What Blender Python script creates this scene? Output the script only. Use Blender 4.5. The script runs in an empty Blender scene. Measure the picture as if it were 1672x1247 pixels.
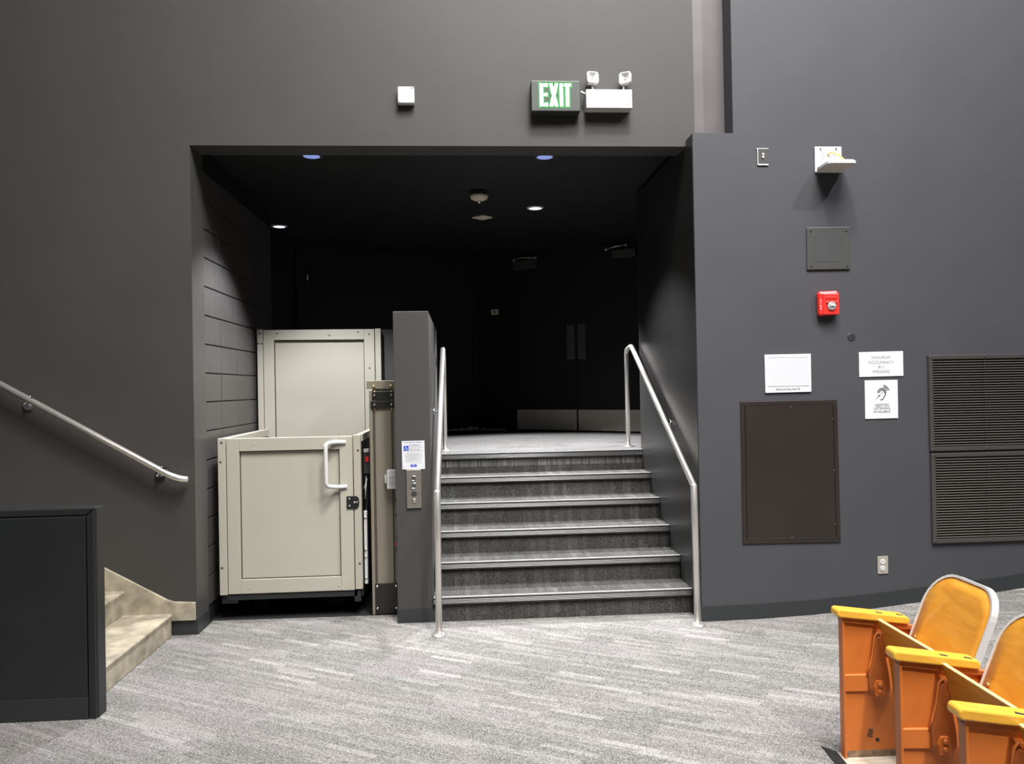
import bpy, bmesh, math, random
import numpy as np
from mathutils import Vector, Matrix
random.seed(7)
C = bpy.context.scene.collection
SC = bpy.context.scene

# ------------------------------------------------------------------ camera
FPX, W_, H_ = 1253.65, 1672, 1247
CF = np.array([0.06609363, 0.99779464, 0.00612358])
CR = np.array([0.99765642, -0.06597312, -0.01814438])
CU = np.array([0.01770037, -0.00730845, 0.99981662])
EYE = np.array([0.0, 0.0, 1.59024])
cd = bpy.data.cameras.new('camera'); cam = bpy.data.objects.new('camera', cd); C.objects.link(cam)
cd.sensor_fit = 'HORIZONTAL'; cd.sensor_width = 36.0; cd.lens = 36.0 * FPX / W_; cd.clip_start = 0.02
cam.matrix_world = Matrix(((CR[0], CU[0], -CF[0], EYE[0]), (CR[1], CU[1], -CF[1], EYE[1]), (CR[2], CU[2], -CF[2], EYE[2]), (0, 0, 0, 1)))
SC.camera = cam
SC.view_settings.view_transform = 'Standard'; SC.view_settings.look = 'None'
SC.view_settings.gamma = 1.0; SC.view_settings.use_curve_mapping = False; SC.view_settings.exposure = 0.0
# ------------------------------------------------------------------ light of the hall
wd = bpy.data.worlds.new('hall_air'); SC.world = wd; wd.use_nodes = True
wd.node_tree.nodes['Background'].inputs[0].default_value = (0.95, 0.97, 1.0, 1)
wd.node_tree.nodes['Background'].inputs[1].default_value = 0.07
def house_or_fill_light(name, loc, aim, size, power, col, spread=180):
    l = bpy.data.lights.new(name, 'AREA'); l.shape = 'DISK'; l.size = size; l.energy = power; l.color = col; l.spread = math.radians(spread)
    o = bpy.data.objects.new(name, l); C.objects.link(o); o.location = loc
    o.rotation_euler = (Vector(aim) - Vector(loc)).to_track_quat('-Z', 'Y').to_euler()
    return o
house_or_fill_light('house_or_fill_light', (1.0, 2.0, 8.8), (0.5, 5.0, 2.4), 0.30, 85, (1.0, 0.965, 0.92), 80)
house_or_fill_light('house_or_fill_light', (1.7, 0.7, 9.2), (1.5, 4.7, 2.2), 5.0, 600, (1.0, 0.97, 0.94), 100)
house_or_fill_light('house_or_fill_light', (6.0, 0.6, 8.4), (1.6, 4.6, 1.2), 0.35, 360, (0.88, 0.94, 1.0))
house_or_fill_light('house_or_fill_light', (2.6, -2.6, 8.5), (1.75, 2.5, 0.4), 0.3, 34, (1.0, 0.97, 0.93), 42)  # unseen fill added to brighten the chair fronts, not a known house lamp
house_or_fill_light('house_or_fill_light', (-4.5, -1.0, 8.6), (-1.0, 4.4, 1.0), 0.5, 45, (1.0, 0.97, 0.93))
SPOT_W = 1250.0

# ------------------------------------------------------------------ pixel -> point on a real plane
def ray(u, v): return CF + (u - 836) / FPX * CR - (v - 623.5) / FPX * CU
def on(ax, u, v, val):
    d = ray(u, v); return EYE + (val - EYE[ax]) / d[ax] * d
def PX(u, v, x): return on(0, u, v, x)
def PY(u, v, y): return on(1, u, v, y)
def PZ(u, v, z): return on(2, u, v, z)

# ------------------------------------------------------------------ materials
def mat(name, col, rough=0.5, metal=0.0, var=0.0, vscale=6.0, bump=0.0, bscale=200.0, spec=0.5, emit=None, es=1.0, coat=0.0, stretch=None):
    m = bpy.data.materials.new(name); m.use_nodes = True
    nt = m.node_tree; N = nt.nodes; L = nt.links; b = N['Principled BSDF']
    b.inputs['Base Color'].default_value = (*col, 1); b.inputs['Roughness'].default_value = rough
    b.inputs['Metallic'].default_value = metal; b.inputs['Specular IOR Level'].default_value = spec
    b.inputs['Coat Weight'].default_value = coat
    if emit: b.inputs['Emission Color'].default_value = (*emit, 1); b.inputs['Emission Strength'].default_value = es
    if var or bump:
        tc = N.new('ShaderNodeTexCoord'); src = tc.outputs['Object']
        if stretch:
            mp = N.new('ShaderNodeMapping'); mp.inputs['Scale'].default_value = stretch; L.new(src, mp.inputs[0]); src = mp.outputs[0]
        if var:
            n = N.new('ShaderNodeTexNoise'); n.inputs['Scale'].default_value = vscale; n.inputs['Detail'].default_value = 5; L.new(src, n.inputs['Vector'])
            r = N.new('ShaderNodeValToRGB'); r.color_ramp.elements[0].position = 0.3; r.color_ramp.elements[1].position = 0.7
            r.color_ramp.elements[0].color = (*[c * (1 - var) for c in col], 1); r.color_ramp.elements[1].color = (*[min(1, c * (1 + var)) for c in col], 1)
            L.new(n.outputs['Fac'], r.inputs[0]); L.new(r.outputs[0], b.inputs['Base Color'])
        if bump:
            n2 = N.new('ShaderNodeTexNoise'); n2.inputs['Scale'].default_value = bscale; n2.inputs['Detail'].default_value = 3; L.new(src, n2.inputs['Vector'])
            bp = N.new('ShaderNodeBump'); bp.inputs['Strength'].default_value = bump; bp.inputs['Distance'].default_value = 0.002
            L.new(n2.outputs['Fac'], bp.inputs['Height']); L.new(bp.outputs[0], b.inputs['Normal'])
    return m

def carpet(name, flat, gain, angle=0.0):
    """loop carpet with broken stripes; flat: stripes run at an angle on the floor, else they run down the stairs"""
    m = bpy.data.materials.new(name); m.use_nodes = True
    nt = m.node_tree; N = nt.nodes; L = nt.links; b = N['Principled BSDF']; b.inputs['Roughness'].default_value = 0.95; b.inputs['Specular IOR Level'].default_value = 0.1
    geo = N.new('ShaderNodeNewGeometry'); sep = N.new('ShaderNodeSeparateXYZ'); L.new(geo.outputs['Position'], sep.inputs[0])
    def mt(op, a, c=None):
        n = N.new('ShaderNodeMath'); n.operation = op
        for i, q in enumerate((a, c)):
            if q is None: continue
            if isinstance(q, (int, float)): n.inputs[i].default_value = q
            else: L.new(q, n.inputs[i])
        return n.outputs[0]
    x, y, z = sep.outputs
    if flat:
        ca, sa = math.cos(angle), math.sin(angle)
        u = mt('ADD', mt('MULTIPLY', x, ca), mt('MULTIPLY', y, sa)); v = mt('ADD', mt('MULTIPLY', x, -sa), mt('MULTIPLY', y, ca))
    else:
        u = mt('SUBTRACT', y, z); v = x
    def rnd(*vals):
        c = N.new('ShaderNodeCombineXYZ')
        for i, q in enumerate(vals):
            if isinstance(q, (int, float)): c.inputs[i].default_value = q
            else: L.new(q, c.inputs[i])
        w = N.new('ShaderNodeTexWhiteNoise'); w.noise_dimensions = '3D'; L.new(c.outputs[0], w.inputs[0]); return w.outputs
    row = mt('FLOOR', mt('DIVIDE', v, 0.036))
    off = rnd(row, 3.3, 1.0)[0]
    cell = mt('FLOOR', mt('ADD', mt('DIVIDE', u, 0.27), mt('MULTIPLY', off, 7.0)))
    r1 = rnd(row, cell, 5.0)[0]; r2 = rnd(row, cell, 9.0)[0]
    row2 = mt('FLOOR', mt('DIVIDE', v, 0.16)); cell2 = mt('FLOOR', mt('ADD', mt('DIVIDE', u, 0.52), mt('MULTIPLY', rnd(row2, 8.0, 2.0)[0], 5.0)))
    r3 = rnd(row2, cell2, 14.0)[0]
    stripe = mt('GREATER_THAN', mt('FRACT', mt('DIVIDE', v, 0.012)), 0.62)
    striped = mt('MULTIPLY', mt('GREATER_THAN', r2, 0.74), stripe)
    solid = mt('GREATER_THAN', r1, 0.90)
    thin = mt('MULTIPLY', mt('GREATER_THAN', rnd(mt('FLOOR', mt('DIVIDE', v, 0.006)), cell, 21.0)[0], 0.90), 0.065)
    tone = mt('ADD', mt('MULTIPLY', mt('SUBTRACT', r1, 0.5), 0.018), mt('MULTIPLY', mt('SUBTRACT', r3, 0.5), 0.045))
    tone = mt('ADD', tone, mt('ADD', mt('MULTIPLY', striped, 0.11), mt('MULTIPLY', solid, 0.065)))
    tone = mt('ADD', tone, thin)
    # loop speckle
    ns = N.new('ShaderNodeTexNoise'); ns.inputs['Scale'].default_value = 170.0 if flat else 130.0; ns.inputs['Detail'].default_value = 2.0; L.new(geo.outputs['Position'], ns.inputs['Vector'])
    gsz = 0.0052
    gr_ = rnd(mt('FLOOR', mt('DIVIDE', u, gsz)), mt('FLOOR', mt('DIVIDE', v, gsz * .8)), 31.0)[0]
    grain = mt('MULTIPLY', mt('SUBTRACT', mt('POWER', gr_, 1.4), 0.42), 0.25)
    tone = mt('ADD', tone, grain)
    speck = mt('MULTIPLY', mt('SUBTRACT', ns.outputs['Fac'], 0.5), 0.95)
    val = mt('MULTIPLY', mt('ADD', mt('ADD', tone, 0.235), mt('MULTIPLY', speck, 0.36)), gain)
    val = mt('MAXIMUM', val, 0.02)
    hue = N.new('ShaderNodeMixRGB'); hue.inputs[1].default_value = (1.0, 0.985, 0.93, 1); hue.inputs[2].default_value = (1.02, 0.965, 0.955, 1); L.new(r3, hue.inputs[0])
    mx = N.new('ShaderNodeMixRGB'); mx.blend_type = 'MULTIPLY'; mx.inputs[0].default_value = 1; L.new(hue.outputs[0], mx.inputs[1])
    cb = N.new('ShaderNodeCombineXYZ'); [L.new(val, cb.inputs[i]) for i in range(3)]
    L.new(cb.outputs[0], mx.inputs[2]); L.new(mx.outputs[0], b.inputs['Base Color'])
    bp = N.new('ShaderNodeBump'); bp.inputs['Strength'].default_value = 0.5; bp.inputs['Distance'].default_value = 0.004
    L.new(ns.outputs['Fac'], bp.inputs['Height']); L.new(bp.outputs[0], b.inputs['Normal'])
    return m

M = {}
M['paint'] = mat('charcoal_wall_paint', (0.046, 0.0437, 0.0423), 0.62, var=0.05, vscale=2.2, bump=0.12, bscale=260, spec=0.35)
M['paint_right'] = mat('charcoal_paint_cool_lit', (0.047, 0.047, 0.0535), 0.62, var=0.05, vscale=2.2, bump=0.12, bscale=260, spec=0.35)  # charcoal paint with the blue of the cool light put into its colour
M['niche'] = mat('pinkish_grey_plaster', (0.082, 0.071, 0.075), 0.5, var=0.12, vscale=3)
M['black_paint'] = mat('black_alcove_paint', (0.009, 0.009, 0.0095), 0.6, bump=0.1, bscale=260, spec=0.3)
M['block_paint'] = mat('painted_block', (0.062, 0.058, 0.057), 0.40, var=0.12, vscale=30, bump=0.7, bscale=90, spec=0.5)
M['satin'] = mat('satin_charcoal_paint', (0.020, 0.0195, 0.019), 0.36, var=0.1, vscale=3, bump=0.06, bscale=120, spec=0.5)
M['satin_grey'] = mat('satin_grey_paint', (0.055, 0.052, 0.05), 0.4, var=0.1, vscale=3)
M['booth'] = mat('black_satin_panel', (0.015, 0.016, 0.0175), 0.42, var=0.1, vscale=4, bump=0.12, bscale=180)
M['rubber'] = mat('black_rubber_base', (0.022, 0.024, 0.026), 0.45)
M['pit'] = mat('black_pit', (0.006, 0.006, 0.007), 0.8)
M['floor'] = carpet('striped_loop_carpet', True, 0.66, math.radians(-30))
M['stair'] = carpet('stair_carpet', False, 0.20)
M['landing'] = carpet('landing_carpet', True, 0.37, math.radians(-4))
M['nosing'] = mat('grey_rubber_nosing', (0.045, 0.044, 0.043), 0.38)
M['nose_glint'] = mat('nosing_edge_highlight', (0.24, 0.235, 0.23), 0.45)  # bright glint of the nosing edges put into a pale colour
M['steel'] = mat('brushed_stainless', (0.72, 0.69, 0.65), 0.30, 0.8, var=0.06, vscale=40, stretch=(1, 1, 0.05))
M['plate'] = mat('brushed_kick_plate', (0.50, 0.46, 0.41), 0.42, 1.0, var=0.07, vscale=12, stretch=(1, 1, 6))
M['kick'] = mat('kick_plate_lit', (0.46, 0.42, 0.36), 0.45, 0.35, var=0.08, vscale=12, stretch=(1, 1, 6))  # paler, less metallic: the lit landing's reflection is put into the colour
M['chrome'] = mat('chrome', (0.8, 0.8, 0.8), 0.15, 1.0)
M['beige'] = mat('beige_lift_paint', (0.385, 0.365, 0.305), 0.45, var=0.02, vscale=3)
M['tan'] = mat('bronze_anodised_mast', (0.24, 0.215, 0.168), 0.42, 0.25, var=0.05, vscale=10, stretch=(6, 6, 0.3))
M['slot'] = mat('slot_shadow_rubber', (0.05, 0.042, 0.03), 0.6)
M['black'] = mat('black_metal', (0.012, 0.012, 0.012), 0.4)
M['black_soft'] = mat('black_hose', (0.016, 0.016, 0.017), 0.35)
M['white'] = mat('white_plastic', (0.56, 0.56, 0.555), 0.4)
M['sign_white'] = mat('white_sign', (0.60, 0.61, 0.64), 0.4)
M['paper'] = mat('off_white_insert', (0.52, 0.53, 0.56), 0.35)
M['ink'] = mat('black_ink', (0.03, 0.028, 0.03), 0.6)
M['grey_ink'] = mat('grey_ink', (0.13, 0.13, 0.135), 0.6)
M['pale_ink'] = mat('pale_grey_ink', (0.36, 0.36, 0.355), 0.6)
M['blue'] = mat('blue_print', (0.02, 0.06, 0.45), 0.5)
M['navy'] = mat('navy_print', (0.05, 0.07, 0.22), 0.5)
M['red'] = mat('red_plastic', (0.72, 0.03, 0.022), 0.3, coat=0.3)
M['red_dark'] = mat('dark_red_plastic', (0.45, 0.02, 0.015), 0.35)
M['brown'] = mat('bronze_brown_enamel', (0.0175, 0.012, 0.010), 0.42, var=0.12, vscale=3)
M['vent'] = mat('dark_bronze_metal', (0.075, 0.070, 0.068), 0.33, 0.4)
M['slat'] = mat('bronze_slat_lit', (0.17, 0.16, 0.142), 0.4, 0.2)  # lighter than the frame: light caught by the blade edges is painted in
M['dkgrey'] = mat('dark_grey_metal', (0.060, 0.058, 0.055), 0.45, 0.2)
M['mesh_grey'] = mat('perforated_grey', (0.045, 0.045, 0.046), 0.55, bump=1.0, bscale=600)
M['orange'] = mat('orange_enamel', (0.54, 0.150, 0.027), 0.42, var=0.10, vscale=5)
M['orange_dk'] = mat('orange_enamel_worn', (0.46, 0.13, 0.03), 0.45, var=0.2, vscale=14)
M['scuff'] = mat('scuffed_bare_metal', (0.20, 0.13, 0.08), 0.6, var=0.5, vscale=30)
M['alu'] = mat('aluminium_edge', (0.78, 0.77, 0.77), 0.42, 0.45)
M['brass'] = mat('brass_rivet', (0.62, 0.42, 0.18), 0.35, 0.9)
M['concrete'] = mat('worn_concrete', (0.32, 0.28, 0.21), 0.75, var=0.36, vscale=11, bump=0.5, bscale=60)
M['plank'] = mat('worn_grey_plank', (0.42, 0.36, 0.28), 0.7, var=0.25, vscale=8, stretch=(1, 12, 1))
M['exit_body'] = mat('dark_green_grey_case', (0.055, 0.062, 0.056), 0.45, 0.3)
M['exit_core'] = mat('lit_white_green', (0.1, 0.1, 0.1), 0.5, emit=(0.70, 1.0, 0.86), es=1.35)
M['exit_halo'] = mat('lit_green', (0.0, 0.02, 0.0), 0.5, emit=(0.01, 0.36, 0.04), es=1.0)
M['lens'] = mat('downlight_lens', (0.2, 0.2, 0.2), 0.5, emit=(0.78, 0.84, 1.0), es=1.6)
M['lens_blue'] = mat('downlight_reflector', (0.2, 0.2, 0.2), 0.4, emit=(0.20, 0.27, 0.62), es=1.0)
M['ivory'] = mat('ivory_plastic', (0.66, 0.56, 0.44), 0.5)
M['plaster'] = mat('bare_white_plaster', (0.62, 0.59, 0.52), 0.8, var=0.2, vscale=20)
M['clear'] = mat('strobe_lens', (0.75, 0.75, 0.78), 0.1, 0.6)
M['yellow'] = mat('yellow_wire', (0.75, 0.55, 0.12), 0.5)
M['tanplate'] = mat('tan_underside', (0.66, 0.60, 0.52), 0.55)
M['outlet_plate'] = mat('grey_outlet_plate', (0.40, 0.37, 0.32), 0.4, 0.3)

def wood_mat():
    m = bpy.data.materials.new('golden_varnished_ply'); m.use_nodes = True
    nt = m.node_tree; N = nt.nodes; L = nt.links; b = N['Principled BSDF']
    tc = N.new('ShaderNodeTexCoord'); mp = N.new('ShaderNodeMapping'); mp.inputs['Scale'].default_value = (1.2, 1.2, 5.0); mp.inputs['Rotation'].default_value = (0.5, 0, 0)
    L.new(tc.outputs['Object'], mp.inputs[0])
    n = N.new('ShaderNodeTexNoise'); n.inputs['Scale'].default_value = 4.5; n.inputs['Detail'].default_value = 7; n.inputs['Distortion'].default_value = 1.2; L.new(mp.outputs[0], n.inputs['Vector'])
    r = N.new('ShaderNodeValToRGB'); e = r.color_ramp.elements
    e[0].position = 0.25; e[0].color = (0.50, 0.20, 0.02, 1); e[1].position = 0.75; e[1].color = (0.68, 0.335, 0.042, 1)
    L.new(n.outputs['Fac'], r.inputs[0]); L.new(r.outputs[0], b.inputs['Base Color'])
    b.inputs['Roughness'].default_value = 0.35; b.inputs['Coat Weight'].default_value = 0.15
    return m
M['wood'] = wood_mat()
M['armwood'] = mat('yellow_varnished_arm', (0.70, 0.37, 0.042), 0.35, var=0.10, vscale=6, coat=0.2, stretch=(1, 6, 6))
M['plyedge'] = mat('pale_ply_edge', (0.85, 0.58, 0.22), 0.5)

# ------------------------------------------------------------------ mesh builder
class MB:
    def __init__(s): s.v = []; s.f = []; s.sm = []
    def add(s, vs, fs, smooth=False):
        k = len(s.v); s.v += [tuple(map(float, p)) for p in vs]
        for f in fs: s.f.append([i + k for i in f]); s.sm.append(smooth)
        return s
    def box(s, x0, x1, y0, y1, z0, z1):
        x0, x1 = min(x0, x1), max(x0, x1); y0, y1 = min(y0, y1), max(y0, y1); z0, z1 = min(z0, z1), max(z0, z1)
        v = [(x, y, z) for z in (z0, z1) for y in (y0, y1) for x in (x0, x1)]
        return s.add(v, [(0, 2, 3, 1), (4, 5, 7, 6), (0, 1, 5, 4), (2, 6, 7, 3), (0, 4, 6, 2), (1, 3, 7, 5)])
    def hexa(s, a, b):
        """two matching loops of points joined as a solid"""
        n = len(a); v = list(a) + list(b)
        return s.add(v, [tuple(range(n))[::-1], tuple(range(n, 2 * n))] + [(i, (i + 1) % n, n + (i + 1) % n, n + i) for i in range(n)])
    def prism(s, pts, plane, a, b):
        f = {'xz': lambda p, t: (p[0], t, p[1]), 'xy': lambda p, t: (p[0], p[1], t), 'yz': lambda p, t: (t, p[0], p[1])}[plane]
        return s.hexa([f(p, a) for p in pts], [f(p, b) for p in pts])
    def tube(s, pts, r, n=12, rs=None):
        P = [Vector(p) for p in pts]; T = []
        for i in range(len(P)):
            T.append(((P[min(i + 1, len(P) - 1)] - P[i]).normalized() + (P[i] - P[max(i - 1, 0)]).normalized()).normalized())
        ref = Vector((0, 0, 1)) if abs(T[0].z) < 0.9 else Vector((1, 0, 0))
        nrm = T[0].cross(ref).normalized(); v = []
        for i, p in enumerate(P):
            nrm = (nrm - T[i] * nrm.dot(T[i])).normalized(); bi = T[i].cross(nrm)
            k = 1.0
            if 0 < i < len(P) - 1:
                k = 1.0 / max(0.5, T[i].dot((P[i] - P[i - 1]).normalized()))
            rr = rs[i] if rs else r
            v += [p + rr * (math.cos(q) * nrm + math.sin(q) * bi) for q in [2 * math.pi * j / n for j in range(n)]]
        fs = [(i * n + j, i * n + (j + 1) % n, (i + 1) * n + (j + 1) % n, (i + 1) * n + j) for i in range(len(P) - 1) for j in range(n)]
        s.add(v, fs, True); k = len(s.v) - len(v)
        s.f.append([k + j for j in range(n)][::-1]); s.sm.append(False)
        s.f.append([k + (len(P) - 1) * n + j for j in range(n)]); s.sm.append(False)
        return s
    def cyl(s, p0, p1, r, n=16): return s.tube([p0, p1], r, n)
    def lathe(s, c, prof, n=24, axis='z'):
        """prof: (radius, offset along the axis)"""
        v = []
        for r, h in prof:
            for j in range(n):
                a = 2 * math.pi * j / n; p, q = r * math.cos(a), r * math.sin(a)
                v.append((c[0] + p, c[1] + q, c[2] + h) if axis == 'z' else (c[0] + p, c[1] + h, c[2] + q))
        fs = [(i * n + j, i * n + (j + 1) % n, (i + 1) * n + (j + 1) % n, (i + 1) * n + j) for i in range(len(prof) - 1) for j in range(n)]
        s.add(v, fs, True); k = len(s.v) - len(v)
        s.f.append([k + j for j in range(n)]); s.sm.append(False); s.f.append([k + (len(prof) - 1) * n + j for j in range(n)]); s.sm.append(False)
        return s
    def stroke(s, pts, w, y, t=0.001):
        """flat printed line in the x-z plane facing -y"""
        for (a, b) in zip(pts[:-1], pts[1:]):
            d = Vector((b[0] - a[0], b[1] - a[1])); l = d.length
            if l < 1e-6: continue
            d /= l; nx, nz = -d.y * w / 2, d.x * w / 2; ex, ez = d.x * w * 0.25, d.y * w * 0.25
            s.prism([(a[0] - ex + nx, a[1] - ez + nz), (a[0] - ex - nx, a[1] - ez - nz), (b[0] + ex - nx, b[1] + ez - nz), (b[0] + ex + nx, b[1] + ez + nz)], 'xz', y - t, y)
        return s
    def frame(s, x0, x1, z0, z1, w, y0, y1):
        s.box(x0, x0 + w, y0, y1, z0, z1); s.box(x1 - w, x1, y0, y1, z0, z1)
        s.box(x0 + w, x1 - w, y0, y1, z1 - w, z1); s.box(x0 + w, x1 - w, y0, y1, z0, z0 + w); return s

ORG = {}
def origin(o):
    return ORG.get(o.name, Vector((0, 0, 0))) if o else Vector((0, 0, 0))
def obj(name, mb, m, parent=None, bevel=0.0, label=None, base=None, kind=None, seg=2):
    org = origin(parent) if parent else Vector(base if base is not None else (0, 0, 0))
    me = bpy.data.meshes.new(name)
    me.from_pydata([(p[0] - org.x, p[1] - org.y, p[2] - org.z) for p in mb.v], [], mb.f)
    bm = bmesh.new(); bm.from_mesh(me); bmesh.ops.recalc_face_normals(bm, faces=bm.faces); bm.to_mesh(me); bm.free()
    me.polygons.foreach_set('use_smooth', mb.sm); me.update()
    me.materials.append(M[m] if isinstance(m, str) else m)
    o = bpy.data.objects.new(name, me); C.objects.link(o)
    if parent: o.parent = parent
    else: o.location = org
    ORG[o.name] = org
    if bevel:
        md = o.modifiers.new('edge', 'BEVEL'); md.width = bevel; md.segments = seg; md.limit_method = 'ANGLE'; md.angle_limit = math.radians(40)
    if label: o['label'] = label
    if kind: o['kind'] = kind
    return o
def thing(name, loc, label, cat, group=None):
    o = bpy.data.objects.new(name, None); C.objects.link(o); o.location = loc; o.empty_display_size = 0.1
    o['label'] = label; o['category'] = cat
    if group: o['group'] = group
    ORG[o.name] = Vector(loc); return o
def tag(o, label, cat, group=None):
    o['label'] = label; o['category'] = cat
    if group: o['group'] = group
    return o
def struct(name, mb, m, parent=None, bevel=0.0, label=None):
    o = obj(name, mb, m, parent, bevel, label)
    if not parent: o['kind'] = 'structure'
    return o
def many(name, mesh_o, parent, offs):
    """copies of a part sharing its mesh, shifted"""
    for d in offs:
        c = mesh_o.copy(); C.objects.link(c); c.parent = parent; c.location = mesh_o.location + Vector(d)

def text_mesh(s, wid=None, hei=None, bold=0.0):
    cu = bpy.data.curves.new('glyphs', 'FONT'); cu.body = s; cu.size = 1.0; cu.resolution_u = 3; cu.offset = bold
    o = bpy.data.objects.new('glyphs', cu); C.objects.link(o); bpy.context.view_layer.update()
    me = bpy.data.meshes.new_from_object(o.evaluated_get(bpy.context.evaluated_depsgraph_get()))
    v = np.array([q.co[:2] for q in me.vertices]); f = [list(p.vertices) for p in me.polygons]
    bpy.data.objects.remove(o); bpy.data.curves.remove(cu); bpy.data.meshes.remove(me)
    lo, hi = v.min(0), v.max(0); v = (v - (lo + hi) / 2)
    sx = sy = None
    if wid: sx = wid / (hi - lo)[0]
    if hei: sy = hei / (hi - lo)[1]
    sx = sx or sy; sy = sy or sx
    return v * np.array([sx, sy]), f
def letters(mb, s, cx, cz, y, wid=None, hei=None, bold=0.0, shear=0.0):
    v, f = text_mesh(s, wid, hei, bold)
    return mb.add([(cx + p[0], y + shear * p[0], cz + p[1]) for p in v], f)
def dots(mb, pts, r, y, h=0.003, n=10):
    for (x, z) in pts: mb.lathe((x, y, z), [(r, 0), (r, -h * 0.5), (r * 0.6, -h)], n, 'y')
    return mb

# ================================================================== THE SETTING
YW, YR, YL = 5.186, 5.042, 5.398        # left/lintel wall face, right wall face, back of the lintel
XL, XP, ZL, ZC = -1.764, 1.577, 3.2216, 3.30
RISE, RUN, Y1 = 0.17028, 0.27928, 5.2335
ZT = 6 * RISE; YN6 = Y1 + 5 * RUN
WT = 6.4
# floor: flat, then a ramp that climbs to the right
prof = [(-7, 0), (1.45, 0), (1.583, 0), (1.969, .004), (2.349, .018), (2.75, .044), (3.141, .08), (3.674, .128), (3.833, .147), (6.5, .50)]
mb = MB(); ys = [-4, 5.19]
mb.add([(x, y, z) for y in ys for x, z in prof], [(i, i + 1, len(prof) + i + 1, len(prof) + i) for i in range(len(prof) - 1)])
mb.add([(XL + .012, 5.19, 0), (-.456, 5.19, 0), (-.456, 5.462, 0), (XL + .012, 5.478, 0)], [(0, 1, 2, 3)])
mb.add([(-.456, 5.19, 0), (1.577, 5.19, 0), (1.577, 5.27, 0), (-.456, 5.27, 0)], [(0, 1, 2, 3)])
struct('floor', mb, 'floor')
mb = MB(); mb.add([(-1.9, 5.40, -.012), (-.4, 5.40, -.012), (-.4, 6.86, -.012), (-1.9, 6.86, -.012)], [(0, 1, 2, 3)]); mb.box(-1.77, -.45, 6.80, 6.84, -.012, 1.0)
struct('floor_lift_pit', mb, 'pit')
mb = MB(); mb.box(-.216, XP, YN6 + .02, 7.0, ZT - .12, ZT); mb.box(-4.2, 4.2, 7.0, 11.2, ZT - .12, ZT); mb.box(-1.77, -.456, 6.84, 7.0, ZT - .12, ZT); mb.box(XP, 4.2, 6.69, 7.0, ZT - .12, ZT)
struct('floor_landing', mb, 'landing')
# left hall wall, its return into the alcove and the lintel over the opening
mb = MB(); mb.box(-7, XL, YW, YL + .03, -.02, WT)
struct('wall_left', mb, 'paint')
mb = MB(); mb.box(XL, 1.636, YW, YL, ZL, WT)
struct('wall_lintel', mb, 'paint')
mb = MB(); mb.box(XL, XL + .004, YW + .002, YL + .03, .10, ZL - .001)
struct('trim_1', mb, 'satin_grey')
# right hall wall: its pier is 1.577..1.854 up to a ledge, then the wall itself
mb = MB(); mb.box(XP, 1.854, YR, 6.69, 0 - .02, 3.267); mb.box(1.854, 6.5, YR, 6.0, -.02, WT); mb.box(1.854, 2.1, 6.0, 6.69, -.02, WT)
struct('wall_right', mb, 'paint_right')
mb = MB(); mb.box(1.637, 1.853, 5.20, 5.30, 3.268, WT)
struct('wall_niche', mb, 'niche')
mb = MB(); mb.box(XP - .004, XP, YR + .003, 6.688, 0, 3.262)
struct('trim_2', mb, 'satin')
# low wall between the lift and the steps
mb = MB(); mb.box(-.456, -.216, 5.26, 6.98, -.015, 2.1166); mb.box(-.70, -.456, 6.80, 6.98, ZT - .1, 2.112)
dv = struct('wall_divider', mb, 'paint', bevel=.004)
mb = MB(); mb.box(-.459, -.213, 5.256, 5.26, 0, .0945)
struct('baseboard', mb, 'rubber', dv)
# block wall beside the lift
BY = [5.432, 5.814, 6.213, 6.607, 7.006, 7.37]
mb = MB(); mb.box(-1.92, -1.777, 5.43, 7.372, -.015, ZC)
bw = struct('wall_block', mb, 'black_paint')
zb = [.110 + .2016 * k for k in range(16)]
g = .0045
for j in range(len(BY) - 1):
    first = None
    for k in range(15):
        if k == 0:
            mb = MB(); mb.box(-1.778, -1.770, BY[j] + g, BY[j + 1] - g, zb[k] + g, zb[k + 1] - g)
            first = obj('block', mb, 'block_paint', bw, .003)
        else:
            c = first.copy(); C.objects.link(c); c.parent = bw
            c.location = (random.uniform(-.0012, .0012), 0, zb[k] - zb[0])
# lobby beyond: ceiling, back walls
mb = MB(); mb.box(-4.2, 4.2, YL, 11.2, ZC, ZC + .1)
struct('ceiling', mb, 'black_paint')
D0 = np.array([0.711, 9.905]); DT = np.array([0.78646, -0.61764]); DN = np.array([-0.61764, -0.78646])   # door wall line, direction, towards us
def dw(s, h=0.0): q = D0 + DT * s + DN * h; return float(q[0]), float(q[1])
def dbox(mb, s0, s1, h0, h1, z0, z1):
    a = [(*dw(s0, h0), z0), (*dw(s1, h0), z0), (*dw(s1, h1), z0), (*dw(s0, h1), z0)]
    return mb.hexa(a, [(p[0], p[1], z1) for p in a])
mb = MB(); dbox(mb, -.62, 4.4, -.25, -.03, ZT - .02, ZC); dbox(mb, -.60, -.10, -.03, .0, ZT, ZC); dbox(mb, -.10, 1.9, -.03, 0, ZT + 2.245, ZC); dbox(mb, 1.88, 4.4, -.03, 0, ZT, ZC)
struct('wall_back', mb, 'black_paint')
CX, CY = dw(-.60)
lw = np.array([-.235 - CX, 10.06 - CY]); lw /= np.linalg.norm(lw); ln_ = np.array([lw[1], -lw[0]]); ln_ *= -1 if ln_[1] > 0 else 1
def lwp(s, h): return float(CX + lw[0] * s + ln_[0] * h), float(CY + lw[1] * s + ln_[1] * h)
def lbox(mb, s0, s1, h0, h1, z0, z1):
    a = [(*lwp(s0, h0), z0), (*lwp(s1, h0), z0), (*lwp(s1, h1), z0), (*lwp(s0, h1), z0)]
    return mb.hexa(a, [(p[0], p[1], z1) for p in a])
mb = MB(); lbox(mb, -.1, 4.6, -.15, 0, ZT - .02, ZC)
struct('wall_lobby_left', mb, 'black_paint')
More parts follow.
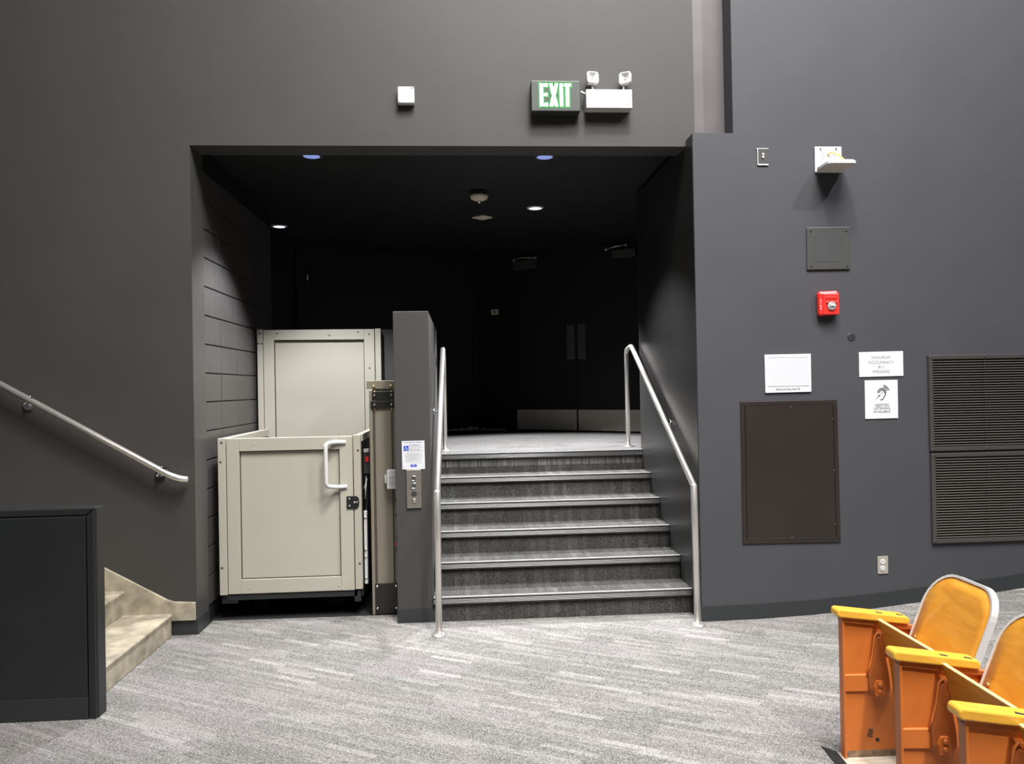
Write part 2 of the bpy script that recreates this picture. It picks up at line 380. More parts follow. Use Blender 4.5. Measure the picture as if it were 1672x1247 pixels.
mb = MB(); mb.box(3.3, 3.4, 6.69, 9.4, ZT - .02, ZC); mb.box(1.9, 3.4, 6.64, 6.69, ZT - .02, ZC); 
struct('wall_lobby_right', mb, 'black_paint')
# ragged strip of bare plaster along the foot of the lobby walls
mb = MB()
def ragged(fn, s0, s1, n, hi):
    a = [(s0 + (s1 - s0) * i / n) for i in range(n + 1)]
    hs = [hi * random.uniform(.45, 1.25) for _ in a]
    for i in range(n):
        p, q = fn(a[i], .004), fn(a[i + 1], .004); p2, q2 = fn(a[i], 0.), fn(a[i + 1], 0.)
        mb.hexa([(*p, ZT), (*q, ZT), (*q2, ZT), (*p2, ZT)], [(*p, ZT + hs[i]), (*q, ZT + hs[i + 1]), (*q2, ZT + hs[i + 1]), (*p2, ZT + hs[i])])
ragged(lwp, 0.01, 1.0, 26, .042); ragged(dw, -.58, -.17, 10, .022)
struct('trim_3', mb, 'plaster')
mb = MB(); lbox(mb, 1.95, 2.40, 0.001, .05, ZT, ZC - .002)
struct('trim_4', mb, 'black_paint')
# baseboards of the hall
mb = MB(); mb.box(-1.918, XL + .004, YW - .004, YW, 0, .098); mb.box(XL + .004, XL + .009, YW - .004, YL + .03, 0, .098)
struct('baseboard_left', mb, 'rubber', bevel=.0015)
mb = MB(); pr = [p for p in prof if p[0] >= 1.583]; pr[0] = (XP - .004, 0)
for (xa, za), (xb, zb2) in zip(pr[:-1], pr[1:]):
    mb.hexa([(xa, YR - .005, za), (xb, YR - .005, zb2), (xb, YR, zb2), (xa, YR, za)], [(xa, YR - .005, za + .1), (xb, YR - .005, zb2 + .1), (xb, YR, zb2 + .1), (xa, YR, za + .1)])
mb.box(XP - .009, XP - .004, YR - .005, 5.25, 0, .1)
struct('baseboard_right', mb, 'rubber')
# parapet beside the stage steps, with a framed front panel
mb = MB(); mb.box(-7, -1.806, 3.915, 4.0, -.01, 1.033)
sw = struct('wall_stage_parapet', mb, 'booth', bevel=.006)
mb = MB(); mb.box(-7, -1.853, 3.904, 3.916, .0, .992)
obj('panel', mb, 'booth', sw, .004)
mb = MB(); mb.prism([(-7, .999), (-1.853, .999), (-1.812, 1.030), (-7, 1.030)], 'xz', 3.906, 3.916)
obj('top_trim', mb, 'satin', sw, .003)
mb = MB(); mb.prism([(-1.846, .0), (-1.812, .0), (-1.812, 1.024), (-1.846, .996)], 'xz', 3.900, 3.916)
obj('end_trim', mb, 'booth', sw, .003)
mb = MB(); mb.box(-7, -1.850, 3.899, 3.904, 0, .108)
obj('baseboard', mb, 'rubber', sw, .001)

# doors at the top of the steps
def door(n, s0, s1, pushs, push_z, closer, arm):
    mb = MB(); dbox(mb, s0, s1, -.028, .004, ZT + .012, ZT + 2.235)
    d = struct('door_%d' % n, mb, 'black_paint')
    mb = MB(); dbox(mb, s0 + .012, s1 - .006, .004, .007, ZT + .02, ZT + .272); k = obj('kick_plate', mb, 'kick', d)
    mb = MB()
    for z in (ZT + .035, ZT + .258):
        for i in range(6):
            s = s0 + .04 + (s1 - s0 - .07) * i / 5; a = dw(s, .007); b = dw(s, .011); mb.cyl((*a, z), (*b, z), .006, 6)
    obj('screws', mb, 'chrome', k, kind='stuff')
    mb = MB(); dbox(mb, pushs[0], pushs[1], .004, .009, *push_z); p_ = obj('push_plate', mb, 'dkgrey', d)
    mb = MB()
    for z in (push_z[0] + .02, (push_z[0] + push_z[1]) / 2, push_z[1] - .02):
        for s in (pushs[0] + .015, pushs[1] - .015): a = dw(s, .009); b = dw(s, .012); mb.cyl((*a, z), (*b, z), .005, 6)
    obj('screws', mb, 'chrome', p_, kind='stuff')
    mb = MB(); dbox(mb, closer[0], closer[1], .004, .065, closer[2], closer[3]); c_ = obj('door_closer', mb, 'dkgrey', d, .004)
    mb = MB(); pts = [(*dw(s, h), z) for s, h, z in arm]; mb.tube(pts, .011, 8)
    for q in (pts[0], pts[-1]): mb.cyl((q[0], q[1], q[2] - .02), (q[0], q[1], q[2] + .014), .018, 8)
    obj('closer_arm', mb, 'plate', c_)
    return d
door(1, 0.0, .8975, (.77, .878), (1.912, 2.337), (.012, .353, 3.088, 3.195), [(.03, .05, 3.222), (.2, .12, 3.222), (.362, .05, 3.215)])
door(2, .9025, 1.80, (.927, 1.029), (1.912, 2.337), (1.44, 1.74, 3.085, 3.178), [(1.38, .09, 3.20), (1.50, .10, 3.214), (1.62, .05, 3.23)])
mb = MB(); dbox(mb, -.10, -.05, -.03, .012, ZT, ZT + 2.28); dbox(mb, -.05, -.003, -.03, .02, ZT, ZT + 2.245); dbox(mb, 1.803, 1.88, -.03, .012, ZT, ZT + 2.28); dbox(mb, -.05, 1.803, -.03, .012, ZT + 2.24, ZT + 2.28)
struct('trim_5', mb, 'black_paint')

# ================================================================== CARPETED STEPS
st = thing('staircase', (.68, Y1, 0), 'six grey carpeted steps with ribbed black nosings up to the doors', 'stairs')
xa, xb = -.212, XP - .006
for k in range(1, 7):
    yk, zk = Y1 + (k - 1) * RUN, k * RISE
    mb = MB(); mb.box(xa, xb, yk + .022, yk + .045, zk - RISE, zk - .03); obj('riser', mb, 'stair', st)
    if k < 6:
        mb = MB(); mb.box(xa, xb, yk + .038, yk + RUN + .03, zk - .03, zk); obj('tread', mb, 'stair', st, .002)
    else:
        mb = MB(); mb.box(xa, xb, yk + .038, yk + .06, zk - .03, zk); obj('tread', mb, 'landing', st)
    mb = MB(); pf = [(yk + .040, zk + .001), (yk + .006, zk + .001), (yk, zk - .006)]
    for q in range(4): pf += [(yk + .001, zk - .010 - q * .010), (yk + .004, zk - .013 - q * .010), (yk + .004, zk - .016 - q * .010)]
    pf += [(yk + .004, zk - .050), (yk + .0225, zk - .050), (yk + .040, zk - .03)]
    mb.prism(pf, 'yz', xa, xb); n_ = obj('nosing', mb, 'nosing', st)
    mb = MB(); mb.box(xa, xb, yk - .001, yk + .020, zk - .004, zk + .002); obj('edge_glint', mb, 'nose_glint', n_, .001)  # pale box painted as the highlight along the nosing edge

# ================================================================== HAND RAILS OF THE STEPS
def bend(pts, r, n=5):
    out = [Vector(pts[0])]
    for a, b, c in zip(pts[:-2], pts[1:-1], pts[2:]):
        a, b, c = Vector(a), Vector(b), Vector(c); d1, d2 = (a - b).normalized(), (c - b).normalized()
        p, q = b + d1 * r, b + d2 * r
        for i in range(n + 1):
            t = i / n; out.append((1 - t) ** 2 * p + 2 * t * (1 - t) * b + t * t * q)
    return out + [Vector(pts[-1])]
def rail(label, xb0, xw, wall_x, ytop, ypost, xt, ybr):
    t = thing('stair_handrail', (xb0, 4.968, 0), label, 'handrail')
    bottom, b1 = (xb0, 4.968, .012), (xw, 4.968, .915)
    mb = MB(); mb.tube(bend([b1, (xt, ytop, 1.934), (xt, ypost, 1.905), (xt, ypost, ZT + .012)], .045, 5), .0205, 14); obj('rail', mb, 'steel', t)
    mb = MB(); mb.tube([bottom, b1, (xw, 4.974, .922)], .0215, 14); obj('post', mb, 'steel', t)
    for (px, py, pz) in ((xb0, 4.968, 0.0), (xt, ypost, ZT)):
        mb = MB(); mb.lathe((px, py, pz), [(.050, 0.0), (.050, .007), (.030, .010), (.026, .014)], 20); fl = obj('floor_flange', mb, 'steel', t)
        mb = MB()
        for a in range(4): q = a * math.pi / 2 + .6; mb.lathe((px + .038 * math.cos(q), py + .038 * math.sin(q), pz), [(.007, .007), (.007, .014), (.004, .018)], 8)
        obj('anchor_bolts', mb, 'chrome', fl, kind='stuff')
    f = (ybr - 4.968) / (ytop - 4.968); zr = .915 + f * (1.934 - .915); xr_ = xw + f * (xt - xw); sg = 1 if wall_x > xr_ else -1
    mb = MB(); mb.tube(bend([(xr_, ybr, zr - .016), (xr_, ybr, zr - .06), (wall_x, ybr, zr - .06)], .02, 4), .008, 8)
    mb.tube([(wall_x - sg * .001, ybr, zr - .06), (wall_x - sg * .008, ybr, zr - .06)], .034, 16); obj('wall_bracket', mb, 'chrome', t)
rail('stainless tube handrail on the right side of the carpeted steps', 1.525, 1.515, XP - .004, 6.74, 6.94, 1.515, 5.72)
rail('stainless tube handrail on the left side of the carpeted steps beside the divider', -.170, -.166, -.216, 6.74, 6.93, -.155, 5.93)

# ================================================================== WHEELCHAIR LIFT
G = 5.5
lf = thing('platform_lift', (-1.2, 6.1, 0), 'beige wheelchair platform lift with closed front gate and pull handle', 'lift')
# posts and gate at the front
mb = MB(); mb.box(-1.709, -1.655, G, G + .05, .168, 1.265); p_ = obj('corner_post', mb, 'beige', lf, .003)
mb = MB(); dots(mb, [(-1.682, 1.235), (-1.690, .36), (-1.690, 1.10)], .008, G); obj('bolts', mb, 'dkgrey', p_, kind='stuff')
mb = MB(); mb.box(-.770, -.720, G, G + .05, .178, 1.27); p_ = obj('corner_post', mb, 'beige', lf, .003)
mb = MB(); dots(mb, [(-.738, 1.16), (-.738, .36)], .008, G); obj('bolts', mb, 'dkgrey', p_, kind='stuff')
mb = MB(); mb.box(-1.65, -1.562, G, G + .04, .173, 1.262); mb.box(-.868, -.776, G, G + .04, .173, 1.262)
mb.box(-1.562, -.868, G, G + .04, 1.171, 1.262); mb.box(-1.562, -.868, G, G + .04, .173, .273)
ga = obj('gate_frame', mb, 'beige', lf, .003)
mb = MB(); mb.box(-1.562, -.868, G + .022, G + .038, .27, 1.175); obj('gate_panel', mb, 'beige', lf)
mb = MB(); mb.frame(-1.562, -.868, .273, 1.171, .006, G + .016, G + .0225); obj('panel_seal', mb, 'slot', ga)
mb = MB(); dots(mb, [(-1.46, 1.222), (-1.50, .212), (-.885, .206)], .006, G); obj('rivets', mb, 'beige', ga, kind='stuff')
mb = MB(); mb.tube(bend([(-.822, G, 1.219), (-.90, G - .012, 1.222), (-.952, G - .062, 1.215), (-.952, G - .062, .918), (-.90, G - .012, .905), (-.818, G, .906)], .028, 5), .0145, 12)
obj('handle', mb, 'white', lf, label='cream painted bent tube pull handle')
mb = MB(); mb.prism([(-.822, .838), (-.752, .838), (-.737, .822), (-.734, .79), (-.737, .764), (-.752, .748), (-.822, .748)], 'xz', G - .007, G - .0003); lt = obj('latch_plate', mb, 'black', lf, .002)
mb = MB(); dots(mb, [(-.802, .818), (-.802, .768), (-.768, .793), (-.750, .793)], .008, G - .007, .006); obj('bolts', mb, 'chrome', lt, kind='stuff')
# sides and deck
mb = MB(); mb.box(-1.702, -1.665, G + .05, 6.72, .178, 1.205); sp = obj('side_panel', mb, 'beige', lf)
mb = MB(); mb.box(-1.709, -1.655, G + .05, 6.72, 1.205, 1.263); obj('top_rail', mb, 'beige', sp, .003)
mb = MB(); mb.box(-.748, -.722, G + .05, 6.72, .178, 1.22); sp = obj('side_panel', mb, 'black', lf)
mb = MB(); mb.box(-.752, -.712, G + .05, 6.72, 1.22, 1.272); obj('top_rail', mb, 'beige', sp, .003)
mb = MB(); mb.box(-1.70, -.722, G + .045, 6.72, .12, .178); obj('deck', mb, 'black', lf)
mb = MB(); mb.box(-1.66, -.76, G + .01, G + .05, .13, .165); mb.box(-1.70, -1.59, G + .02, G + .06, .105, .165); mb.box(-.78, -.735, G + .01, G + .06, .09, .165); obj('under_rail', mb, 'black_soft', lf)
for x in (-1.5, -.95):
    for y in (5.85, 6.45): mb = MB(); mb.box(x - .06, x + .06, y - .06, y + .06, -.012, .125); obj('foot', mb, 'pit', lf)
# gear seen in the gap beside the gate
mb = MB(); mb.box(-.712, -.690, 5.56, 5.60, .20, .72); br = obj('side_bracket', mb, 'alu', lf, .002)
mb = MB(); dots(mb, [(-.701, .67), (-.701, .44), (-.701, .39), (-.701, .24)], .010, 5.56, .006); obj('bolts', mb, 'chrome', br, kind='stuff')
mb = MB(); mb.box(-.716, -.674, 5.62, 5.66, .98, 1.16); hs = obj('switch_housing', mb, 'dkgrey', lf, .003)
mb = MB(); mb.box(-.712, -.676, 5.612, 5.62, 1.135, 1.16); obj('connector', mb, 'white', hs, .002)
mb = MB(); mb.box(-.700, -.678, 5.612, 5.62, 1.065, 1.105); obj('red_sticker', mb, 'red', hs)
mb = MB(); mb.tube(bend([(-.70, 5.64, .98), (-.705, 5.62, .88), (-.690, 5.60, .80), (-.70, 5.60, .72)], .03, 4), .012, 8); obj('cable', mb, 'black_soft', lf)
mb = MB(); mb.tube([(-.69, 5.60, .95), (-.702, 5.595, .90), (-.712, 5.59, .875)], .004, 6); mb.tube([(-.694, 5.60, .93), (-.70, 5.59, .86), (-.705, 5.59, .80)], .004, 6); obj('wires', mb, 'white', lf)
# upper landing gate
YG = 6.73
lg = thing('landing_gate', (-1.22, YG, ZT), 'tall beige landing gate standing behind the wheelchair lift', 'gate')
mb = MB(); mb.box(-1.745, -1.697, YG, YG + .05, ZT - .05, 2.122); p_ = obj('corner_post', mb, 'beige', lg, .003)
mb = MB(); dots(mb, [(-1.722, 2.085), (-1.735, 2.00), (-1.708, 2.00)], .008, YG); obj('bolts', mb, 'dkgrey', p_, kind='stuff')
mb = MB(); mb.box(-.740, -.690, YG, YG + .05, ZT - .05, 2.117); obj('corner_post', mb, 'beige', lg, .003)
mb = MB(); mb.box(-1.692, -1.604, YG, YG + .04, ZT - .05, 2.116); mb.box(-.834, -.746, YG, YG + .04, ZT - .05, 2.112)
mb.prism([(-1.604, 2.028), (-.834, 2.023), (-.834, 2.112), (-1.604, 2.116)], 'xz', YG, YG + .04); mb.box(-1.604, -.834, YG, YG + .04, ZT - .05, ZT + .05)
gf = obj('gate_frame', mb, 'beige', lg, .003)
mb = MB(); mb.box(-1.604, -.834, YG + .022, YG + .038, ZT, 2.03); obj('gate_panel', mb, 'beige', lg)
mb = MB(); mb.frame(-1.604, -.834, ZT + .05, 2.025, .007, YG + .016, YG + .0225); obj('panel_seal', mb, 'slot', gf)
mb = MB(); dots(mb, [(-1.575, 2.085), (-1.13, 2.063), (-.885, 2.090), (-.79, 2.07), (-.79, 1.775)], .007, YG); obj('bolts', mb, 'dkgrey', gf, kind='stuff')
# mast
MY = 5.49
ms = thing('lift_mast', (-.56, MY, 0), 'bronze metal lift mast with two slots between gate and divider wall', 'lift mast')
mb = MB(); mb.box(-.628, -.463, MY, MY + .16, .0, 1.595); bd = obj('mast_body', mb, 'tan', ms, .003)
mb = MB(); mb.box(-.652, -.629, MY - .006, MY + .12, -.004, 1.58); obj('edge_channel', mb, 'tan', ms, .004)
mb = MB(); mb.box(-.668, -.463, MY - .014, MY + .18, 1.592, 1.650); obj('mast_cap', mb, 'tan', ms, .003, label='bronze metal cap with a bright top edge')
mb = MB(); mb.box(-.625, -.612, MY - .0012, MY + .001, .21, 1.47); obj('slot', mb, 'slot', ms)
mb = MB(); mb.box(-.500, -.487, MY - .0012, MY + .001, .21, 1.47); obj('slot', mb, 'slot', ms)
for (x0, x1, z0, z1) in ((-.630, -.472, 1.520, 1.572), (-.641, -.464, 1.455, 1.505)):
    mb = MB(); mb.box(x0, x1, MY - .014, MY, z0, z1); cl = obj('clamp_bar', mb, 'black', ms, .002)
    mb = MB(); dots(mb, [(-.614, (z0 + z1) / 2), (-.494, (z0 + z1) / 2)], .0095, MY - .014, .010); obj('bolts', mb, 'chrome', cl, kind='stuff')
mb = MB(); dots(mb, [(-.616, 1.608), (-.496, 1.611)], .010, MY - .014, .012); obj('bolts', mb, 'brass', ms, kind='stuff')
mb = MB()
for x in (-.616, -.612, -.497, -.493): mb.cyl((x, MY - .004, 1.43), (x, MY - .004, 1.60), .003, 6)
obj('cables', mb, 'brass', ms, kind='stuff')
mb = MB(); mb.box(-.632, -.462, MY - .012, MY, .0, .217); fp = obj('foot_plate', mb, 'black', ms, .002)
mb = MB(); dots(mb, [(-.616, .20), (-.484, .20), (-.616, .045), (-.484, .045)], .0095, MY - .012, .008); obj('bolts', mb, 'chrome', fp, kind='stuff')
mb = MB(); mb.box(-.530, -.460, MY - .075, MY, .89, 1.022); jb = obj('junction_box', mb, 'white', ms, .004, label='small cream junction box with printed label')
mb = MB(); mb.box(-.549, -.530, MY - .035, MY - .01, .928, .985); obj('box_lug', mb, 'white', jb, .002)
mb = MB()
for z, w in ((.972, .036), (.962, .040), (.946, .022), (.930, .04), (.920, .03)): mb.box(-.512, -.512 + w, MY - .0756, MY - .075, z, z + .003)
obj('print', mb, 'grey_ink', jb, kind='stuff')
mb = MB(); mb.box(-.478, -.462, MY - .016, MY, .44, .56); sb = obj('button_base', mb, 'black', ms, .003)
mb = MB(); mb.cyl((-.472, MY - .016, .50), (-.472, MY - .045, .50), .013, 14); obj('stop_button', mb, 'red', sb)
mb = MB()
for z in (.70, .805): mb.cyl((-.470, MY, z), (-.470, MY - .02, z), .012, 10)
obj('plug', mb, 'black', ms, kind='stuff')

# notice and call station on the end of the divider wall
YC = 5.26
t = thing('lift_notice', (-.333, YC, 1.14), 'white and blue wheelchair lift notice on the divider wall end', 'sign')
mb = MB(); mb.hexa([(p[0], YC - .004, p[1]) for p in ((-.410, 1.2345), (-.257, 1.235), (-.2555, 1.042), (-.409, 1.042))], [(p[0], YC, p[1]) for p in ((-.410, 1.2345), (-.257, 1.235), (-.2555, 1.042), (-.409, 1.042))]); obj('board', mb, 'sign_white', t)
ys_ = YC - .0046
mb = MB(); letters(mb, '* GARAVENTA GENESIS *', -.333, 1.2245, ys_, wid=.132, hei=.007, bold=.01); obj('heading', mb, 'navy', t)
mb = MB(); letters(mb, 'NO FREIGHT', -.3245, 1.206, ys_, wid=.066, hei=.006, bold=.02); letters(mb, 'Max Capacity', -.3245, 1.177, ys_, wid=.068, hei=.0085, bold=.015)
letters(mb, '340 Kg / 750 Lbs', -.314, 1.166, ys_, wid=.088, hei=.008, bold=.015); letters(mb, 'Operating Instructions', -.333, 1.149, ys_, wid=.092, hei=.007, bold=.01); obj('lettering', mb, 'ink', t)
mb = MB()
for z, a, b in ((1.197, -.358, -.276), (1.188, -.358, -.270), (1.139, -.388, -.272), (1.133, -.38, -.28), (1.127, -.388, -.30), (1.120, -.385, -.276), (1.113, -.388, -.31), (1.107, -.366, -.278), (1.099, -.388, -.285), (1.092, -.385, -.345), (1.085, -.35, -.276)): mb.box(a, b, ys_, ys_ + .0005, z, z + .0026)
obj('small_print', mb, 'pale_ink', t, kind='stuff')
mb = MB(); mb.box(-.398, -.364, ys_, ys_ + .0005, 1.166, 1.202); ic = obj('wheelchair_symbol', mb, 'blue', t)
mb = MB(); yi = ys_ - .0003
mb.stroke([(-.384 + .0030 * math.cos(a), 1.1985 + .0030 * math.sin(a)) for a in [k * math.pi / 4 for k in range(9)]], .0030, yi, .0004)
mb.stroke([(-.3845, 1.195), (-.384, 1.1845), (-.377, 1.184), (-.3725, 1.1745), (-.3695, 1.1755)], .0034, yi, .0004); mb.stroke([(-.384, 1.190), (-.3785, 1.190)], .0026, yi, .0004)
mb.stroke([(-.384 + .0082 * math.cos(a), 1.1785 + .0082 * math.sin(a)) for a in [2.3 + k * (3.9 / 12) for k in range(13)]], .0024, yi, .0004)
obj('figure', mb, 'sign_white', ic)
mb = MB(); mb.box(-.353, -.311, ys_, ys_ + .0005, 1.057, 1.0735); lo = obj('logo', mb, 'blue', t)
mb = MB(); mb.stroke([(-.340, 1.060), (-.337, 1.0675), (-.332, 1.069), (-.328, 1.066), (-.325, 1.060)], .003, yi, .0004); obj('logo_mark', mb, 'sign_white', lo)
mb = MB(); dots(mb, [(-.397, 1.052), (-.268, 1.054)], .0025, YC - .004, .002, 6); obj('screws', mb, 'grey_ink', t, kind='stuff')
t = thing('call_station', (-.333, YC, .9), 'narrow stainless lift call panel with round buttons under the notice', 'call panel')
mb = MB(); mb.box(-.383, -.2825, YC - .012, YC, .779, 1.040); obj('face_plate', mb, 'plate', t, .003)
for z, r in ((.981, .0195), (.930, .0215)):
    mb = MB(); mb.lathe((-.332, YC - .012, z), [(r, 0), (r, -.005), (r * .8, -.007), (r * .75, -.004)], 20, 'y'); b_ = obj('button', mb, 'chrome', t)
    mb = MB(); s_ = 1 if z > .95 else -1
    mb.prism([(-.332 - .006, z - .003 * s_), (-.332 + .006, z - .003 * s_), (-.332, z + .005 * s_)], 'xz', YC - .0175, YC - .0158); obj('arrow', mb, 'ink', b_)
mb = MB(); mb.lathe((-.332, YC - .012, .878), [(.019, 0), (.019, -.004), (.016, -.006)], 20, 'y'); obj('card_reader', mb, 'ink', t)
mb = MB(); mb.lathe((-.332, YC - .012, .829), [(.013, 0), (.013, -.006), (.008, -.008)], 14, 'y'); ks = obj('key_switch', mb, 'chrome', t)
mb = MB(); mb.cyl((-.345, YC - .016, .836), (-.319, YC - .016, .836), .005, 8); mb.cyl((-.332, YC - .018, .82), (-.332, YC - .018, .845), .004, 8); obj('key_wing', mb, 'chrome', ks)

# ================================================================== STAGE STEPS AND WALL RAIL (left)
ss = thing('stage_stairs', (-2.3, 4.6, 0), 'worn bare concrete stage steps behind the black parapet', 'stairs')
zz = 0.0
for k in range(5):
    h = .149 + .159 * k; x0 = -1.921 - .299 * k
    mb = MB(); z0 = 0 if k == 0 else .149 + .159 * (k - 1) - .02
    mb.prism([(x0 + .006, z0), (x0 + .006, h - .045), (x0 + .012, h - .012), (x0 + .006, h), (x0 - .33, h), (x0 - .33, z0)], 'xz', 4.004, 5.164)
    obj('step', mb, 'concrete', ss, .006)
mb = MB(); mb.prism([(-1.766, .0985), (-1.766, .214), (-1.90, .222), (-1.945, .238), (-2.343, .462), (-3.4, 1.028), (-3.4, .6), (-2.8, .3), (-2.0, .02), (-1.925, .02), (-1.925, .0985)], 'xz', 5.165, 5.1858)
obj('skirting', mb, 'concrete', ss, .003, label='sloping concrete skirting against the wall')
t = thing('wall_handrail', (-2.4, 5.11, 1.3), 'round metal handrail sloping down the left wall above the concrete steps', 'handrail')
a_, b_, c_ = PY(0, 627, 5.11), PY(278, 776.5, 5.11), PY(301, 783.5, 5.11)
d_ = a_ + (a_ - b_) * .6
mb = MB(); mb.tube(bend([tuple(d_), tuple(b_), (c_[0] - .02, 5.115, c_[2] + .004), (c_[0] + .006, 5.14, c_[2])], .03, 4), .0205, 14); obj('rail', mb, 'steel', t)
for (u, v) in ((47, 661), (262, 776)):
    q = PY(u, v, 5.18); r_ = PY(u + 3, v - 9, 5.11)
    mb = MB(); mb.tube([(q[0], 5.185, q[2]), (q[0], 5.175, q[2])], .034, 18); k_ = obj('wall_bracket', mb, 'chrome', t)
    mb = MB(); mb.tube(bend([(q[0], 5.176, q[2]), (q[0], 5.115, q[2]), (r_[0], 5.11, r_[2] + .022)], .02, 4), .008, 8); mb.box(r_[0] - .045, r_[0] + .03, 5.10, 5.12, r_[2] + .012, r_[2] + .018); obj('bracket_arm', mb, 'chrome', k_)

# ================================================================== THINGS ON THE WALL OVER THE OPENING
t = thing('exit_sign', (.68, YW, 3.57), 'dark exit sign with glowing green white EXIT letters over the opening', 'sign')
f0 = YW - .085
q0, q1 = PY(868, 180, f0), PY(947, 132, f0)
mb = MB(); mb.box(q0[0], q1[0], f0, YW, q0[2] - .004, q1[2]); obj('case', mb, 'exit_body', t, .004)
ex0, ex1 = PY(881.5, 174, f0)[0], PY(933.5, 174, f0)[0]; ez0, ez1 = PY(905, 174, f0)[2], PY(905, 136, f0)[2]
def exit_letters(g):
    L_ = []; h = ez1 - ez0; w = (ex1 - ex0); X = lambda a: ex0 + w * a; Zf = lambda b: ez0 + h * b; k = .16 * .36
    def bx(a0, a1, b0, b1): return [(X(a0) - g, Zf(b0) - g), (X(a1) + g, Zf(b0) - g), (X(a1) + g, Zf(b1) + g), (X(a0) - g, Zf(b1) + g)]
    L_ += [bx(0, .115, 0, 1), bx(.115, .27, 0, .16), bx(.115, .25, .44, .58), bx(.115, .27, .84, 1)]
    for (a, b) in (((.295, 0), (.49, 1)), ((.465, 0), (.30, 1))):
        L_.append([(X(a[0]) - g, Zf(a[1]) - g), (X(a[0] + .125) + g, Zf(a[1]) - g), (X(b[0] + .105) + g, Zf(b[1]) + g), (X(b[0] - .01) - g, Zf(b[1]) + g)])
    L_ += [bx(.625, .735, 0, 1), bx(.815, .93, 0, .86), bx(.755, .99, .86, 1)]
    return L_
mb = MB(); [mb.prism(p, 'xz', f0 - .0006, f0) for p in exit_letters(.0085)]; obj('letter_glow', mb, 'exit_halo', t)
mb = MB(); [mb.prism(p, 'xz', f0 - .0014, f0 - .0007) for p in exit_letters(0)]; obj('letters', mb, 'exit_core', t)
el = thing('emergency_light', (1.04, YW, 3.55), 'white emergency light box with two swivel lamp heads right of the exit sign', 'emergency light')
f1 = YW - .09
q0, q1 = PY(957.5, 176, f1), PY(1032, 146, f1)
mb = MB(); mb.box(q0[0], q1[0], f1, YW, q0[2], q1[2]); bx_ = obj('battery_case', mb, 'white', el, .004)
bz = q1[2]
mb = MB(); a = PY(1022, 171, f1); mb.box(a[0] - .002, a[0] + .03, f1 - .0006, f1, a[2] - .0015, a[2] + .0015); mb.prism([(a[0] - .008, a[2]), (a[0], a[2] - .003), (a[0], a[2] + .003)], 'xz', f1 - .0006, f1); mb.box(a[0] + .012, a[0] + .03, f1 - .0006, f1, a[2] + .009, a[2] + .0105); obj('printed_mark', mb, 'grey_ink', bx_)
for (u0, u1, v0, v1, turn) in ((956.5, 976.5, 117.5, 139.5, .15), (1012.5, 1030.5, 117.5, 140.5, -.5)):
    c = PY((u0 + u1) / 2, (v0 + v1) / 2, YW - .06); s = .040
    R3 = Matrix.Rotation(turn, 4, 'Z') @ Matrix.Rotation(-.12, 4, 'X')
    def hp(x, y, z): return tuple(Vector((c[0], YW - .06, c[2])) + R3 @ Vector((x, y, z)))
    def ring(r, y): 
        pts = []
        for (sx, sz) in ((1, 1), (-1, 1), (-1, -1), (1, -1)):
            k = [(0, 1), (.5, .87), (.87, .5), (1, 0)]
            if sx * sz > 0: k = k[::-1]
            for (a1, b1) in k: pts.append(hp(sx * (r * .62 + r * .38 * a1), y, sz * (r * .62 + r * .38 * b1)))
        return pts
    mb = MB(); lo_ = [ring(s * .8, .03), ring(s, 0.005), ring(s, -.022), ring(s * .86, -.024), ring(s * .2, -.004)]
    n = len(lo_[0]); vs = sum(lo_, []); fs = [(i * n + j, i * n + (j + 1) % n, (i + 1) * n + (j + 1) % n, (i + 1) * n + j) for i in range(4) for j in range(n)]
    mb.add(vs, fs + [tuple(range(n)), tuple(range(4 * n, 5 * n))]); hd = obj('lamp_head', mb, 'white', el)
    mb = MB(); mb.lathe(hp(0, -.006, 0), [(.010, 0), (.008, -.006)], 12, 'y'); obj('bulb', mb, 'clear', hd)
    mb = MB(); mb.tube([(c[0] + (.004 if turn > 0 else -.012), YW - .055, c[2] - s * .9), (c[0] + (.004 if turn > 0 else -.016), YW - .055, bz - .004)], .007, 10); obj('stem', mb, 'white', el)
mb = MB(); a, b = PY(947, 150, YW - .05), PY(957.5, 154.5, YW - .05); mb.tube([(a[0] + .004, YW - .05, a[2]), (b[0], YW - .05, b[2])], .008, 10); tag(obj('conduit_nipple', mb, 'white', None, base=(a[0], YW - .05, a[2])), 'short white conduit joining exit sign and emergency light', 'conduit')
t = thing('detector_box', (-.34, YW, 3.56), 'white square wall detector left of the exit sign', 'detector')
f2 = YW - .05; q0, q1 = PY(649.5, 168, f2), PY(676, 141, f2)
mb = MB(); mb.box(q0[0], q1[0], f2, YW, q0[2], q1[2]); obj('case', mb, 'white', t, .006)
mb = MB(); cxm, czm = (q0[0] + q1[0]) / 2, (q0[2] + q1[2]) / 2
mb.box(cxm - .022, cxm + .022, f2 - .0006, f2, czm - .0015, czm + .0015); mb.box(cxm - .001, cxm + .001, f2 - .0006, f2, czm - .02, czm + .02); obj('printed_mark', mb, 'pale_ink', t)
mb = MB(); mb.box(q1[0] - .02, q1[0] - .006, f2 - .0008, f2, q1[2] - .014, q1[2] - .008); mb.box(q0[0] + .006, q0[0] + .014, f2 - .0008, f2, q0[2] + .008, q0[2] + .012); obj('indicator', mb, 'ink', t, kind='stuff')

# ================================================================== THINGS ON THE RIGHT WALL
def quad_plate(px, y, th):
    p = [PY(u, v, y - th) for u, v in px]; return [(q[0], q[2]) for q in p]
def plate_obj(name, px, th, m, parent, bevel=.001):
    p = quad_plate(px, YR, th); mb = MB(); mb.prism(p, 'xz', YR - th, YR); return obj(name, mb, m, parent, bevel), p
